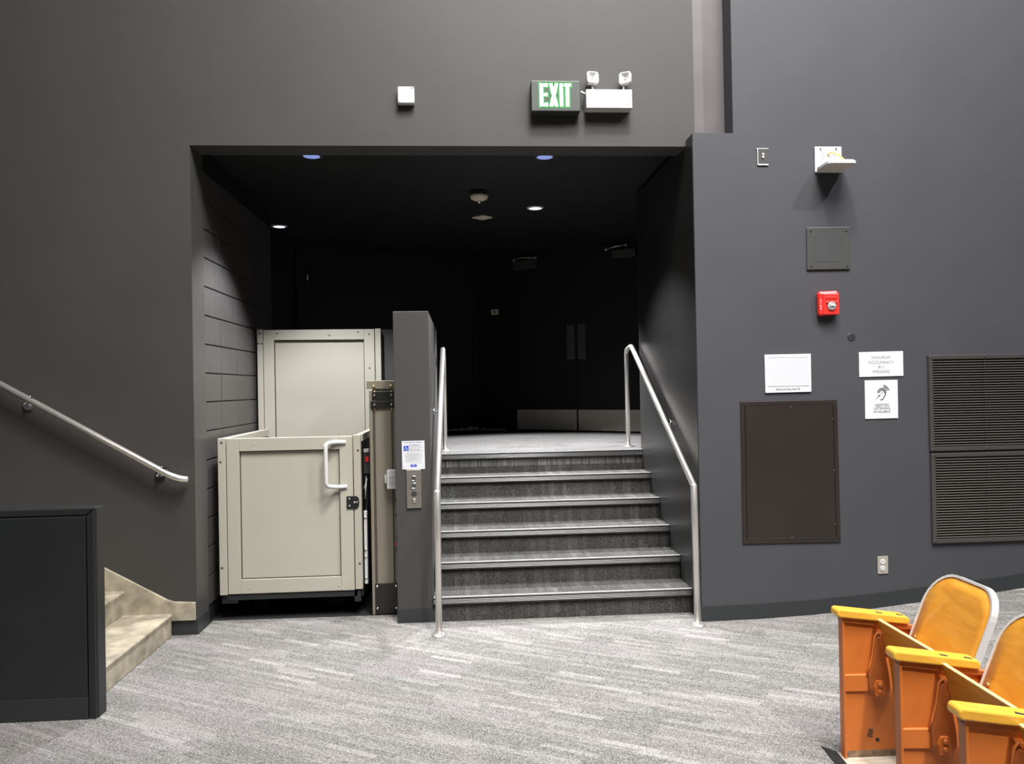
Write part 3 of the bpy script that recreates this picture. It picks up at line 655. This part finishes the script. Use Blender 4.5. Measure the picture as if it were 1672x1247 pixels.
# data plate
t = thing('data_plate', (2.055, YR, 3.1), 'small dark wall plate with two pale jacks left of the access point', 'wall plate')
plate_obj('plate', ((1236.5, 243), (1254, 242), (1254, 270), (1237, 270.5)), .006, 'dkgrey', t)
mb = MB(); a = PY(1236.5, 242.6, YR - .006); b = PY(1254, 242, YR - .006); mb.box(a[0] - .006, b[0] + .002, YR - .008, YR, a[2] - .002, a[2] + .002); mb.box(a[0], a[0] + .004, YR - .008, YR, a[2] - .11, a[2])
mb.box(a[0] + .004, b[0], YR - .0085, YR - .006, a[2] - .112, a[2] - .104); obj('plate_edge', mb, 'alu', t)
mb = MB(); dots(mb, [tuple(PY(1245.3, v, YR)[[0, 2]]) for v in (252.5, 257)], .009, YR - .006, .008, 12); obj('jacks', mb, 'white', t, kind='stuff')
# access point on its bracket
t = thing('wireless_access_point', (2.5, 4.93, 3.02), 'white wireless access point on an open wall bracket with yellow wire', 'access point')
mb = MB(); a, b = PY(1330, 282, YR), PY(1373, 240, YR)
mb.box(a[0], b[0], YR - .012, YR, a[2] - .002, b[2]); bk = obj('wall_bracket', mb, 'white', t, .010)
mb = MB()
for u in (1338, 1363.8): q = PY(u, 244, YR); mb.lathe((q[0], YR - .012, q[2]), [(.006, 0), (.006, -.002)], 10, 'y'); mb.box(q[0] - .002, q[0] + .002, YR - .0135, YR - .012, q[2] - .016, q[2])
for u, v0, v1 in ((1341.5, 245, 261), (1359.5, 246, 258)): q, w = PY(u, v0, YR), PY(u, v1, YR); mb.box(q[0] - .0015, q[0] + .0015, YR - .0135, YR - .012, w[2], q[2])
obj('slots', mb, 'ink', bk, kind='stuff')
ax0, ax1 = PY(1331.5, 280, 5.025)[0], PY(1377, 281, 5.025)[0]; az = PY(1352, 281, 5.025)[2]; ay0, ay1 = 4.835, 5.028
def rr(x0, x1, y0, y1, r, z):
    out = []
    for (cx, cy, a0) in ((x1 - r, y1 - r, 0), (x0 + r, y1 - r, 90), (x0 + r, y0 + r, 180), (x1 - r, y0 + r, 270)):
        for i in range(5): q = math.radians(a0 + 22.5 * i); out.append((cx + r * math.cos(q), cy + r * math.sin(q), z))
    return out
mb = MB(); lo_ = [rr(ax0 + .008, ax1 - .008, ay0 + .008, ay1 - .008, .022, az), rr(ax0, ax1, ay0, ay1, .03, az + .008), rr(ax0, ax1, ay0, ay1, .03, az + .024), rr(ax0 + .006, ax1 - .006, ay0 + .006, ay1 - .006, .028, az + .03)]
n = len(lo_[0]); mb.add(sum(lo_, []), [(i * n + j, i * n + (j + 1) % n, (i + 1) * n + (j + 1) % n, (i + 1) * n + j) for i in range(3) for j in range(n)] + [tuple(range(n)), tuple(range(3 * n, 4 * n))]); ap = obj('radio_body', mb, 'white', t)
mb = MB(); mb.hexa(rr(ax0 + .012, ax1 - .012, ay0 + .012, ay1 - .012, .02, az - .0015), rr(ax0 + .012, ax1 - .012, ay0 + .012, ay1 - .012, .02, az + .001)); obj('bottom_cover', mb, 'tanplate', ap)
mb = MB(); mb.hexa(rr(ax0 + .075, ax1 + .004, ay0 + .05, ay1 - .01, .015, az + .034), rr(ax0 + .075, ax1 + .004, ay0 + .05, ay1 - .01, .015, az + .046)); mb.box(ax0 + .10, ax0 + .16, ay0 + .08, ay1 - .02, az + .029, az + .035); obj('mount_shelf', mb, 'white', t)
mb = MB(); q = PY(1352, 253, YR - .014); mb.tube(bend([(q[0] - .004, YR - .012, q[2]), (q[0] + .012, YR - .03, q[2] + .018), (q[0] + .055, YR - .06, q[2] - .016), (q[0] + .10, YR - .09, az + .034)], .015, 4), .0055, 8); obj('cable', mb, 'yellow', t, label='short yellow network cable')
# speaker
t = thing('wall_speaker', (2.5, YR, 2.49), 'square dark grey speaker grille plate on the right wall above the alarm', 'speaker')
p_, pts = plate_obj('face_plate', ((1317.5, 371), (1388, 370), (1388.5, 439.5), (1318, 440.5)), .012, 'dkgrey', t, .004)
x0, x1, z0, z1 = pts[0][0], pts[1][0], pts[3][1], pts[0][1]
gx0, gx1, gz0, gz1 = x0 + .054, x1 - .050, z0 + .054, z1 - .055
mb = MB(); mb.box(gx0, gx1, YR - .0128, YR - .011, gz0, gz1); gr_ = obj('grille', mb, 'mesh_grey', t)
mb = MB(); nn = 26
for i in range(nn):
    for j in range(nn):
        cx, cz, r = gx0 + (gx1 - gx0) * (i + .5) / nn, gz0 + (gz1 - gz0) * (j + .5) / nn, .0021
        mb.add([(cx - r, YR - .0131, cz), (cx, YR - .0131, cz - r), (cx + r, YR - .0131, cz), (cx, YR - .0131, cz + r)], [(0, 1, 2, 3)])
obj('perforations', mb, 'black', gr_, kind='stuff')
mb = MB(); dots(mb, [(x0 + .027, z1 - .027), (x1 - .027, z1 - .026), (x0 + .027, z0 + .024), (x1 - .027, z0 + .024)], .006, YR - .012, .004, 10); obj('screws', mb, 'black', t, kind='stuff')
# fire alarm
t = thing('fire_alarm', (2.5, YR, 2.12), 'red fire alarm strobe with clear lens on the right wall', 'fire alarm')
p_, pts = plate_obj('back_box', ((1337, 475.5), (1370, 474), (1371.2, 513.5), (1338.5, 515.5)), .05, 'red', t, .016)
x0, x1, z0, z1 = pts[0][0], pts[1][0], pts[3][1], pts[0][1]
mb = MB(); mb.box(x0 + .026, x1 - .004, YR - .058, YR - .048, z0 + .008, z1 - .016); fa = obj('bezel', mb, 'red', t, .006)
mb = MB(); mb.box(x0 + .044, x1 - .022, YR - .061, YR - .058, z1 - .056, z1 - .036); obj('sounder_slot', mb, 'red_dark', fa, .002)
mb = MB(); mb.prism([(YR - .058, z1 - .062), (YR - .072, z1 - .076), (YR - .064, z1 - .082), (YR - .058, z1 - .082)], 'yz', x0 + .044, x1 - .02); obj('hood', mb, 'red', fa, .002)
mb = MB(); mb.lathe((x0 + .082, YR - .058, z0 + .066), [(.031, 0), (.030, -.008), (.024, -.012), (.004, -.013)], 16, 'y'); ls = obj('strobe_lens', mb, 'clear', fa)
mb = MB(); mb.tube([(x0 + .068, YR - .072, z0 + .066), (x0 + .096, YR - .072, z0 + .066)], .006, 8); obj('flash_tube', mb, 'white', ls)
mb = MB()
for k, ch in enumerate('FIRE'): letters(mb, ch, x0 + .012, z1 - .062 - .018 * k, YR - .0506, hei=.012, bold=.02)
obj('lettering', mb, 'sign_white', t)
# cover disc
mb = MB(); q = PY(1390, 550, YR); mb.lathe((q[0], YR, q[2]), [(.028, 0), (.028, -.002), (.024, -.003)], 20, 'y'); tag(obj('cover_disc', mb, 'rubber', None, base=(q[0], YR, q[2])), 'small round dark blank disc on the wall below the red alarm', 'cover disc')
# signs
t = thing('evacuation_sign', (2.2, YR, 1.65), 'white framed empty evacuation route sign above the brown access panel', 'sign')
p_, pts = plate_obj('board', ((1248.5, 579), (1324, 577.5), (1325, 639.5), (1250, 641.5)), .010, 'sign_white', t, .002)
x0, x1, z0, z1 = pts[0][0], pts[1][0], pts[3][1], pts[0][1]; yb = YR - .010
mb = MB(); mb.box(x0 + .018, x1 - .016, yb - .0012, yb, z0 + .046, z1 - .018); ins = obj('insert', mb, 'paper', t)
mb = MB(); mb.frame(x0 + .017, x1 - .015, z0 + .045, z1 - .016, .003, yb - .0025, yb); obj('window_rim', mb, 'sign_white', t)
mb = MB(); letters(mb, 'EVACUATION ROUTE', (x0 + x1) / 2 - .003, z0 + .022, yb - .0006, wid=.166, hei=.015, bold=.012); obj('lettering', mb, 'ink', t)
mb = MB(); dots(mb, [(x0 + .010, (z0 + z1) / 2 + .03)], .004, yb, .002, 8); obj('catch', mb, 'pale_ink', t)
t = thing('occupancy_sign', (2.85, YR, 1.7), 'wide white maximum occupancy sign, upper of the two signs by the vent', 'sign')
p_, pts = plate_obj('board', ((1402.5, 575), (1474.5, 573), (1475.3, 613.5), (1403.3, 615.5)), .006, 'sign_white', t)
x0, x1, z0, z1 = pts[0][0], pts[1][0], pts[3][1], pts[0][1]; cx = (x0 + x1) / 2 - .001; hh = z1 - z0
mb = MB()
for s_, k, w in (('MAXIMUM', .77, .130), ('OCCUPANCY', .58, .176), ('811', .395, .042), ('PERSONS', .205, .118)): letters(mb, s_, cx, z0 + hh * k, YR - .0066, wid=w, hei=.0195, bold=-.006)
obj('lettering', mb, 'grey_ink', t)
t = thing('listening_sign', (2.85, YR, 1.45), 'white assisted listening sign with ear symbol, lower of the two signs', 'sign')
p_, pts = plate_obj('board', ((1412, 621), (1465.7, 620), (1466.7, 682.5), (1413, 684)), .006, 'sign_white', t)
x0, x1, z0, z1 = pts[0][0], pts[1][0], pts[3][1], pts[0][1]; cx = (x0 + x1) / 2; hh = z1 - z0; w_ = x1 - x0
mb = MB()
for s_, k, w in (('ASSISTED', .355, .098), ('LISTENING', .272, .112), ('AVAILABLE', .185, .118)): letters(mb, s_, cx, z0 + hh * k, YR - .0066, wid=w, hei=.0165, bold=.004)
obj('lettering', mb, 'ink', t)
U = lambda u, v: (x0 + (u - 190) / (1020 - 190) * w_, z1 - (v - 170) / (1140 - 170) * hh)
mb = MB(); yy = YR - .006
mb.stroke([U(*p) for p in ((510, 485), (520, 440), (545, 405), (585, 382), (630, 382), (675, 402), (703, 440), (712, 490), (700, 535), (665, 600), (625, 662), (578, 662))], .006, yy)
mb.stroke([U(*p) for p in ((545, 485), (555, 450), (580, 425), (615, 417), (650, 428), (676, 458), (682, 495))], .006, yy)
mb.stroke([U(*p) for p in ((655, 348), (700, 365), (728, 395), (745, 432))], .006, yy); mb.stroke([U(*p) for p in ((660, 302), (715, 325), (765, 370), (793, 420))], .006, yy)
for (a, b, r) in ((542, 562, .009), (508, 600, .005), (474, 636, .004), (585, 522, .004), (615, 487, .0045)): c1 = U(a, b); mb.stroke([(c1[0] - r / 3, c1[1] + r / 3), (c1[0] + r / 3, c1[1] - r / 3)], r, yy)
obj('ear_symbol', mb, 'ink', t)
# access panel
t = thing('access_panel', (2.2, YR, .98), 'large dark brown metal access panel door low on the right wall', 'access panel')
pq = ((1209, 656), (1367, 652.5), (1373, 885), (1213, 888)); fr = quad_plate(pq, YR, .008)
def inset(p, d): 
    c = np.mean(np.array(p), 0); return [(q[0] + (d if q[0] < c[0] else -d), q[1] + (d if q[1] < c[1] else -d)) for q in p]
mb = MB(); i1 = inset(fr, .028)
for k in range(4): a, b = k, (k + 1) % 4; mb.prism([fr[a], fr[b], i1[b], i1[a]], 'xz', YR - .008, YR)
obj('frame', mb, 'brown', t, .0015)
mb = MB(); mb.prism(inset(fr, .027), 'xz', YR - .002, YR - .0002); obj('backing', mb, 'black', t)
mb = MB(); i2 = inset(fr, .032); mb.prism(i2, 'xz', YR - .009, YR - .002); dr = obj('door', mb, 'brown', t, .002)
for e_ in ((0, 1), (3, 2)): mb = MB(); mb.stroke([i2[e_[0]], i2[e_[1]]], .003, YR - .009, .0012); obj('worn_edge', mb, 'vent', dr)
mb = MB(); dots(mb, [tuple(PY(u, v, YR)[[0, 2]]) for u, v in ((1358, 684), (1361, 768), (1362.5, 855), (1290, 664.5), (1292, 877))], .006, YR - .009, .004, 8); obj('screws', mb, 'dkgrey', dr, kind='stuff')
# louvred grilles
def grille(label, px_tl, px_bl, right_x, n):
    a, b = PY(*px_tl, YR), PY(*px_bl, YR); x0, z1, z0 = (a[0] + b[0]) / 2, a[2], b[2]; x1 = right_x
    t = thing('air_grille', ((x0 + x1) / 2, YR, z0), label, 'air vent')
    mb = MB(); mb.frame(x0, x1, z0, z1, .030, YR - .020, YR); obj('frame', mb, 'vent', t, .004)
    mb = MB(); mb.box(x0 + .02, x1 - .02, YR - .002, YR - .0003, z0 + .02, z1 - .02); obj('dark_backing', mb, 'pit', t)
    ph = (z1 - z0 - .066) / n
    zz = z0 + .033
    mb = MB(); mb.prism([(YR - .017, zz + .0050), (YR - .017, zz + .0082), (YR - .008, zz + .0090), (YR - .008, zz + .0072)], 'yz', x0 + .031, x1 - .031)
    s0 = obj('slat', mb, 'slat', t); many('slat', s0, t, [(0, 0, ph * k) for k in range(1, n)])
    mb = MB(); xm = x0 + .40; mb.box(xm - .002, xm + .002, YR - .0165, YR - .004, z0 + .03, z1 - .03); obj('mullion', mb, 'black', t)
    mb = MB(); dots(mb, [(x0 + .015, z1 - .015), (x0 + .40, z1 - .013), (x0 + .40, z0 + .013), (x0 + .015, z0 + .015), (x0 + .013, (z0 + z1) / 2)], .006, YR - .020, .004, 8); obj('screws', mb, 'dkgrey', t, kind='stuff')
grille('black louvred air grille on the right wall, upper of two', (1512, 580), (1518, 736.5), 4.35, 34)
grille('black louvred air grille on the right wall, lower of two', (1516, 739.5), (1522.5, 886.5), 4.36, 31)
# outlet
t = thing('power_outlet', (2.83, YR, .335), 'grey steel duplex power outlet low on the right wall', 'outlet')
p_, pts = plate_obj('cover_plate', ((1433, 908.5), (1450, 907.5), (1450.3, 936), (1433.5, 937)), .006, 'outlet_plate', t)
cx = (pts[0][0] + pts[1][0]) / 2; cz = (pts[0][1] + pts[3][1]) / 2
for dz in (.023, -.021):
    mb = MB(); mb.lathe((cx - .002, YR - .006, cz + dz), [(.018, 0), (.018, -.003), (.016, -.004)], 18, 'y'); rc = obj('receptacle', mb, 'white', t)
    mb = MB(); [mb.box(cx - .002 + a - .0012, cx - .002 + a + .0012, YR - .0106, YR - .0098, cz + dz - .001, cz + dz + .008) for a in (-.006, .006)]; mb.lathe((cx - .002, YR - .0098, cz + dz - .008), [(.0025, 0), (.0025, -.0008)], 8, 'y'); obj('socket_holes', mb, 'ink', rc, kind='stuff')

# ================================================================== LOBBY CEILING AND WALL FITTINGS
def downlight(x, y, label, lens, power, ang):
    t = thing('downlight', (x, y, ZC), label, 'ceiling light', 'downlights of the alcove ceiling')
    mb = MB(); mb.lathe((x, y, ZC), [(.060, -.002), (.060, -.010), (.080, -.006), (.082, 0)], 28); obj('trim_ring', mb, 'white' if lens == 'lens' else 'dkgrey', t)
    mb = MB(); mb.lathe((x, y, ZC), [(.068, -.004), (.066, -.008)], 28); obj('lens', mb, lens, t)
    l = bpy.data.lights.new('downlight_lamp', 'SPOT'); l.energy = power; l.spot_size = math.radians(ang); l.spot_blend = .45; l.shadow_soft_size = .045; l.color = (.96, .97, 1.0)
    o = bpy.data.objects.new('downlight_lamp', l); C.objects.link(o); o.parent = t; o.location = (0, 0, -.03)
downlight(-1.056, 5.66, 'round recessed downlight above the wheelchair lift', 'lens_blue', SPOT_W * .30, 98)
downlight(.65, 5.67, 'round recessed downlight near the lintel above the carpeted steps', 'lens_blue', SPOT_W * .30, 98)
downlight(.738, 7.312, 'round bright recessed downlight above the top of the steps', 'lens', SPOT_W, 88)
downlight(-1.854, 8.097, 'round bright recessed downlight far left behind the block wall', 'lens', SPOT_W * .2, 70)
t = thing('smoke_detector', (.185, 6.70, ZC), 'round ivory smoke detector on the black alcove ceiling', 'smoke detector')
mb = MB(); mb.lathe((.185, 6.70, ZC), [(.070, 0), (.070, -.030), (.066, -.034)], 28); obj('base', mb, 'ink', t)
mb = MB(); mb.lathe((.185, 6.70, ZC), [(.078, -.034), (.080, -.046), (.070, -.066), (.040, -.080), (.020, -.084)], 28); obj('body', mb, 'ivory', t)
mb = MB(); mb.lathe((.185, 6.70, ZC), [(.020, -.084), (.020, -.096), (.010, -.104)], 12); obj('sensor', mb, 'chrome', t)
mb = MB(); R45 = [(.243 + .105 * math.cos(a), 7.70 + .105 * math.sin(a)) for a in (0, math.pi / 2, math.pi, 1.5 * math.pi)]
mb.prism(R45, 'xy', ZC - .012, ZC); tag(obj('ceiling_plate', mb, 'ivory', None, .002, base=(.243, 7.70, ZC)), 'pale square cover plate set diagonally on the black ceiling', 'cover plate')
mb = MB(); dbox(mb, -.372, -.258, .001, .012, 2.540, 2.612); wp = obj('wall_plate', mb, 'ivory', None, .002, base=(*dw(-.315), 2.54)); tag(wp, 'small ivory wall plate left of the black double doors', 'wall plate')
mb = MB(); dbox(mb, -.330, -.300, .0121, .014, 2.568, 2.588); obj('switch', mb, 'brown', wp)
mb = MB(); q = None
a = lwp(2.27, .052); mb.cyl((*a, 2.90), (*a, 3.04), .008, 8); tag(obj('frame_highlight', mb, 'chrome', None, base=(*a, 2.90)), 'thin bright rod standing in for a door frame highlight on the far left lobby wall', 'metal strip')  # chrome rod added in place of a highlight on the door frame

# ================================================================== AUDITORIUM SEATS (built once, then copied)
def make_chair():
    r = bpy.data.objects.new('theater_chair', None); C.objects.link(r); ORG[r.name] = Vector((0, 0, 0))
    mb = MB(); mb.prism([(0.006, 0), (.292, 0), (.292, .535), (.006, .582)], 'xz', 0.006, .030); sd = obj('side_standard', mb, 'orange', r, .003)
    mb = MB(); mb.box(0, .010, -.006, .034, 0, .590); obj('front_flange', mb, 'orange', sd, .003)
    mb = MB(); mb.prism([(.0, .572), (.30, .530), (.30, .548), (.0, .592)], 'xz', -.006, .036); obj('top_flange', mb, 'orange_dk', sd, .002)
    mb = MB(); mb.box(.006, .292, .004, .034, 0, .028); obj('scuffed_foot', mb, 'scuff', sd)
    # hinge casting: strap, tapering boss with a rim, bolted plate
    mb = MB(); mb.hexa([(.010, .006, .276), (.105, .006, .276), (.105, .006, .350), (.010, .006, .350)], [(.010, -.002, .279), (.105, -.006, .279), (.105, -.006, .347), (.010, -.002, .347)]); obj('strap', mb, 'orange', sd, .002)
    boss = [(.100, .350), (.112, .385), (.124, .430), (.131, .475), (.136, .508), (.146, .522), (.158, .524), (.168, .512), (.174, .480), (.186, .420), (.198, .350), (.204, .270), (.190, .252), (.125, .255), (.104, .276)]
    c = np.mean(np.array(boss), 0); inn = [tuple(np.array(p) + (c - np.array(p)) * .14) for p in boss]
    mb = MB(); mb.hexa([(p[0], .006, p[1]) for p in boss], [(p[0], -.013, p[1]) for p in inn]); bs = obj('hinge_boss', mb, 'orange_dk', sd, .003)
    mb = MB(); rim = [(p[0], -.010, p[1]) for p in boss[0:10]]; mb.tube(rim, .0045, 6); obj('rim', mb, 'orange', bs)
    mb = MB(); mb.prism([(.126, .262), (.168, .262), (.172, .300), (.162, .326), (.134, .326), (.124, .300)], 'xz', -.024, -.010); hp_ = obj('hinge_plate', mb, 'orange', bs, .003)
    mb = MB(); dots(mb, [(.148, .311), (.147, .284)], .010, -.024, .008, 12); obj('bolts', mb, 'orange', hp_, kind='stuff')
    mb = MB(); mb.lathe((.146, .0058, .070), [(.0085, 0), (.0085, -.0008)], 14, 'y')
    mb2 = MB()
    for k in range(4): mb2.stroke([(.104 + .002 * k, .088 + .009 * k), (.124 + .001 * k, .084 + .009 * k)], .0045, .006)
    obj('drill_hole', mb, 'ink', sd); obj('paint_mark', mb2, 'ink', sd)
    # arm
    mb = MB(); pa = [(-.026, .606), (-.024, .622), (-.014, .629), (.270, .591), (.282, .582), (.284, .566), (.278, .556), (-.014, .594), (-.023, .598)]
    mb.prism(pa, 'xz', -.020, .048); ar = obj('armrest', mb, 'armwood', r, .006)
    mb = MB()
    for x0_ in (.145, .232): mb.hexa([(x0_, -.008, .6095 - (x0_ - .145) * .134), (x0_ + .024, -.014, .606 - (x0_ - .145) * .134), (x0_ + .026, -.004, .606 - (x0_ - .145) * .134), (x0_ + .003, .004, .6095 - (x0_ - .145) * .134)], [(x0_, -.008, .604 - (x0_ - .145) * .134), (x0_ + .024, -.014, .60 - (x0_ - .145) * .134), (x0_ + .026, -.004, .60 - (x0_ - .145) * .134), (x0_ + .003, .004, .604 - (x0_ - .145) * .134)])
    obj('number_plate', mb, 'ink', ar)
    # folded seat board
    mb = MB(); sx = lambda z: .140 - (z - .58) * .20
    prof_ = []
    for i in range(7):
        z = .262 + .320 * i / 6; prof_.append((sx(z) + .012 * math.sin(math.pi * i / 6), z))
    back_ = [(p[0] + .014, p[1] + .002) for p in prof_][::-1]
    mb.prism(prof_ + back_, 'xz', -.420, -.022); se = obj('seat_board', mb, 'wood', r, .003)
    t0, t1 = prof_[-1], back_[0]; mb = MB(); mb.prism([(t0[0] + .001, t0[1]), (t1[0] - .001, t1[1]), (t1[0] - .001, t1[1] + .003), (t0[0] + .001, t0[1] + .003)], 'xz', -.418, -.024); obj('ply_edge', mb, 'plyedge', se)
    mb = MB(); mb.box(.235, .285, -.30, -.10, .36, .385); mb.tube([(.222, -.012, .300), (.222, -.420, .300)], .012, 8); obj('seat_pivot', mb, 'orange_dk', r)
    # leaning back of bent ply with a metal edge
    def bx_(z): return .272 + (z - .49) * .40
    y0, y1, z0, z1, rad = -.425, -.022, .36, .790, .115
    out = [(y0, z0 + .02), (y0 + .02, z0), (y1 - .02, z0), (y1, z0 + .02)]
    for i in range(9): q = math.radians(90 * i / 8); out.append((y1 - .14 + .14 * math.cos(q), z1 - .14 + .14 * math.sin(q)))
    for i in range(9): q = math.radians(90 + 90 * i / 8); out.append((y0 + .10 + .10 * math.cos(q), z1 - .10 + .10 * math.sin(q)))
    bulge = lambda y: .012 * (1 - ((y - (y0 + y1) / 2) / ((y1 - y0) / 2)) ** 2)
    def p3(y, z, d): return (bx_(z) + d + bulge(y), y, z - d * .35)
    cy_, cz_ = (y0 + y1) / 2, (z0 + z1) / 2
    # board: fan of rings so that it can curve
    mb = MB(); rings = [1.0, .75, .5, .25]; n = len(out); vf, vb = [], []
    for k in rings:
        for (y, z) in out: Y_, Z_ = cy_ + (y - cy_) * k, cz_ + (z - cz_) * k; vf.append(p3(Y_, Z_, 0)); vb.append(p3(Y_, Z_, .013))
    vf.append(p3(cy_, cz_, 0)); vb.append(p3(cy_, cz_, .013)); o_ = len(vf)
    fs = []
    for base_, flip in ((0, False), (o_, True)):
        for i in range(3):
            for j in range(n): q = (base_ + i * n + j, base_ + i * n + (j + 1) % n, base_ + (i + 1) * n + (j + 1) % n, base_ + (i + 1) * n + j); fs.append(q[::-1] if flip else q)
        for j in range(n): q = (base_ + 3 * n + j, base_ + 3 * n + (j + 1) % n, base_ + 4 * n); fs.append(q[::-1] if flip else q)
    for j in range(n): fs.append((j, (j + 1) % n, o_ + (j + 1) % n, o_ + j))
    mb.add(vf + vb, fs, True); bk_ = obj('backrest', mb, 'wood', r)
    mb = MB(); edge = out[4:] + [(y0, z0 + .02)]; edge = [(y1, z0 + .02)] + edge
    lo1 = []
    for (y, z) in edge:
        d = Vector((y - cy_, z - cz_)).normalized(); gy, gz = y + d.x * .004, z + d.y * .004; hy, hz = y - d.x * .006, z - d.y * .006
        lo1.append([p3(hy, hz, -.003), p3(gy, gz, -.003), p3(gy, gz, .022), p3(hy, hz, .022)])
    v_ = sum(lo1, []); f_ = []
    for i in range(len(lo1) - 1):
        for j in range(4): f_.append((i * 4 + j, i * 4 + (j + 1) % 4, (i + 1) * 4 + (j + 1) % 4, (i + 1) * 4 + j))
    f_ += [(0, 1, 2, 3), tuple(range(len(v_) - 4, len(v_)))]
    mb.add(v_, f_); obj('metal_edge', mb, 'alu', bk_)
    for (y, z) in ((-.05, .515), (-.40, .515)):
        c3 = Vector(p3(y, z, 0)); mb = MB(); mb.tube([c3 + Vector((.002, 0, 0)), c3 + Vector((-.004, 0, .0015)), c3 + Vector((-.006, 0, .002))], .008, 10, [.009, .009, .005]); obj('rivet', mb, 'brass', bk_)
    mb = MB(); mb.prism([(.268, .40), (.312, .40), (.345, .545), (.300, .545)], 'xz', -.018, .024); mb.box(.24, .30, -.002, .024, .40, .45); obj('back_bracket', mb, 'orange', r, .003)
    return r
ch = make_chair()
def copy_tree(o, parent=None):
    c = o.copy(); C.objects.link(c)
    if parent: c.parent = parent
    for k in list(o.children): copy_tree(k, c)
    return c
spots = [(1.577, 3.135, 1.5, 'orange theater seat with plywood back, farthest of the three from the camera'),
         (1.528, 2.630, 3.0, 'orange theater seat with plywood back, middle of the three in the row'),
         (1.447, 2.155, 4.5, 'orange theater seat at the bottom right corner, nearest of the three')]
chairs = [ch] + [copy_tree(ch) for _ in range(2)]
for o, (x, y, a, lab) in zip(chairs, spots):
    o.location = (x, y, .0065); o.rotation_euler = (0, 0, -math.radians(a)); o['label'] = lab; o['category'] = 'chair'; o['group'] = 'row of orange theater seats'
# plank the seats are fixed to, with a black rubber edge
t = thing('seat_plinth', (1.7, 2.4, 0), 'thin worn plank with black rubber edge under the theater seats', 'plinth')
mb = MB(); mb.prism([(1.574, 3.185), (1.93, 3.165), (1.78, 1.5), (1.42, 1.55)], 'xy', 0, .006); obj('plank', mb, 'plank', t)
mb = MB(); mb.hexa([(1.535, 3.262, .0), (1.572, 3.20, .0), (1.415, 1.55, .0), (1.375, 1.55, .0)], [(1.537, 3.258, .003), (1.573, 3.20, .006), (1.416, 1.55, .006), (1.376, 1.55, .003)]); obj('rubber_edge', mb, 'black', t)
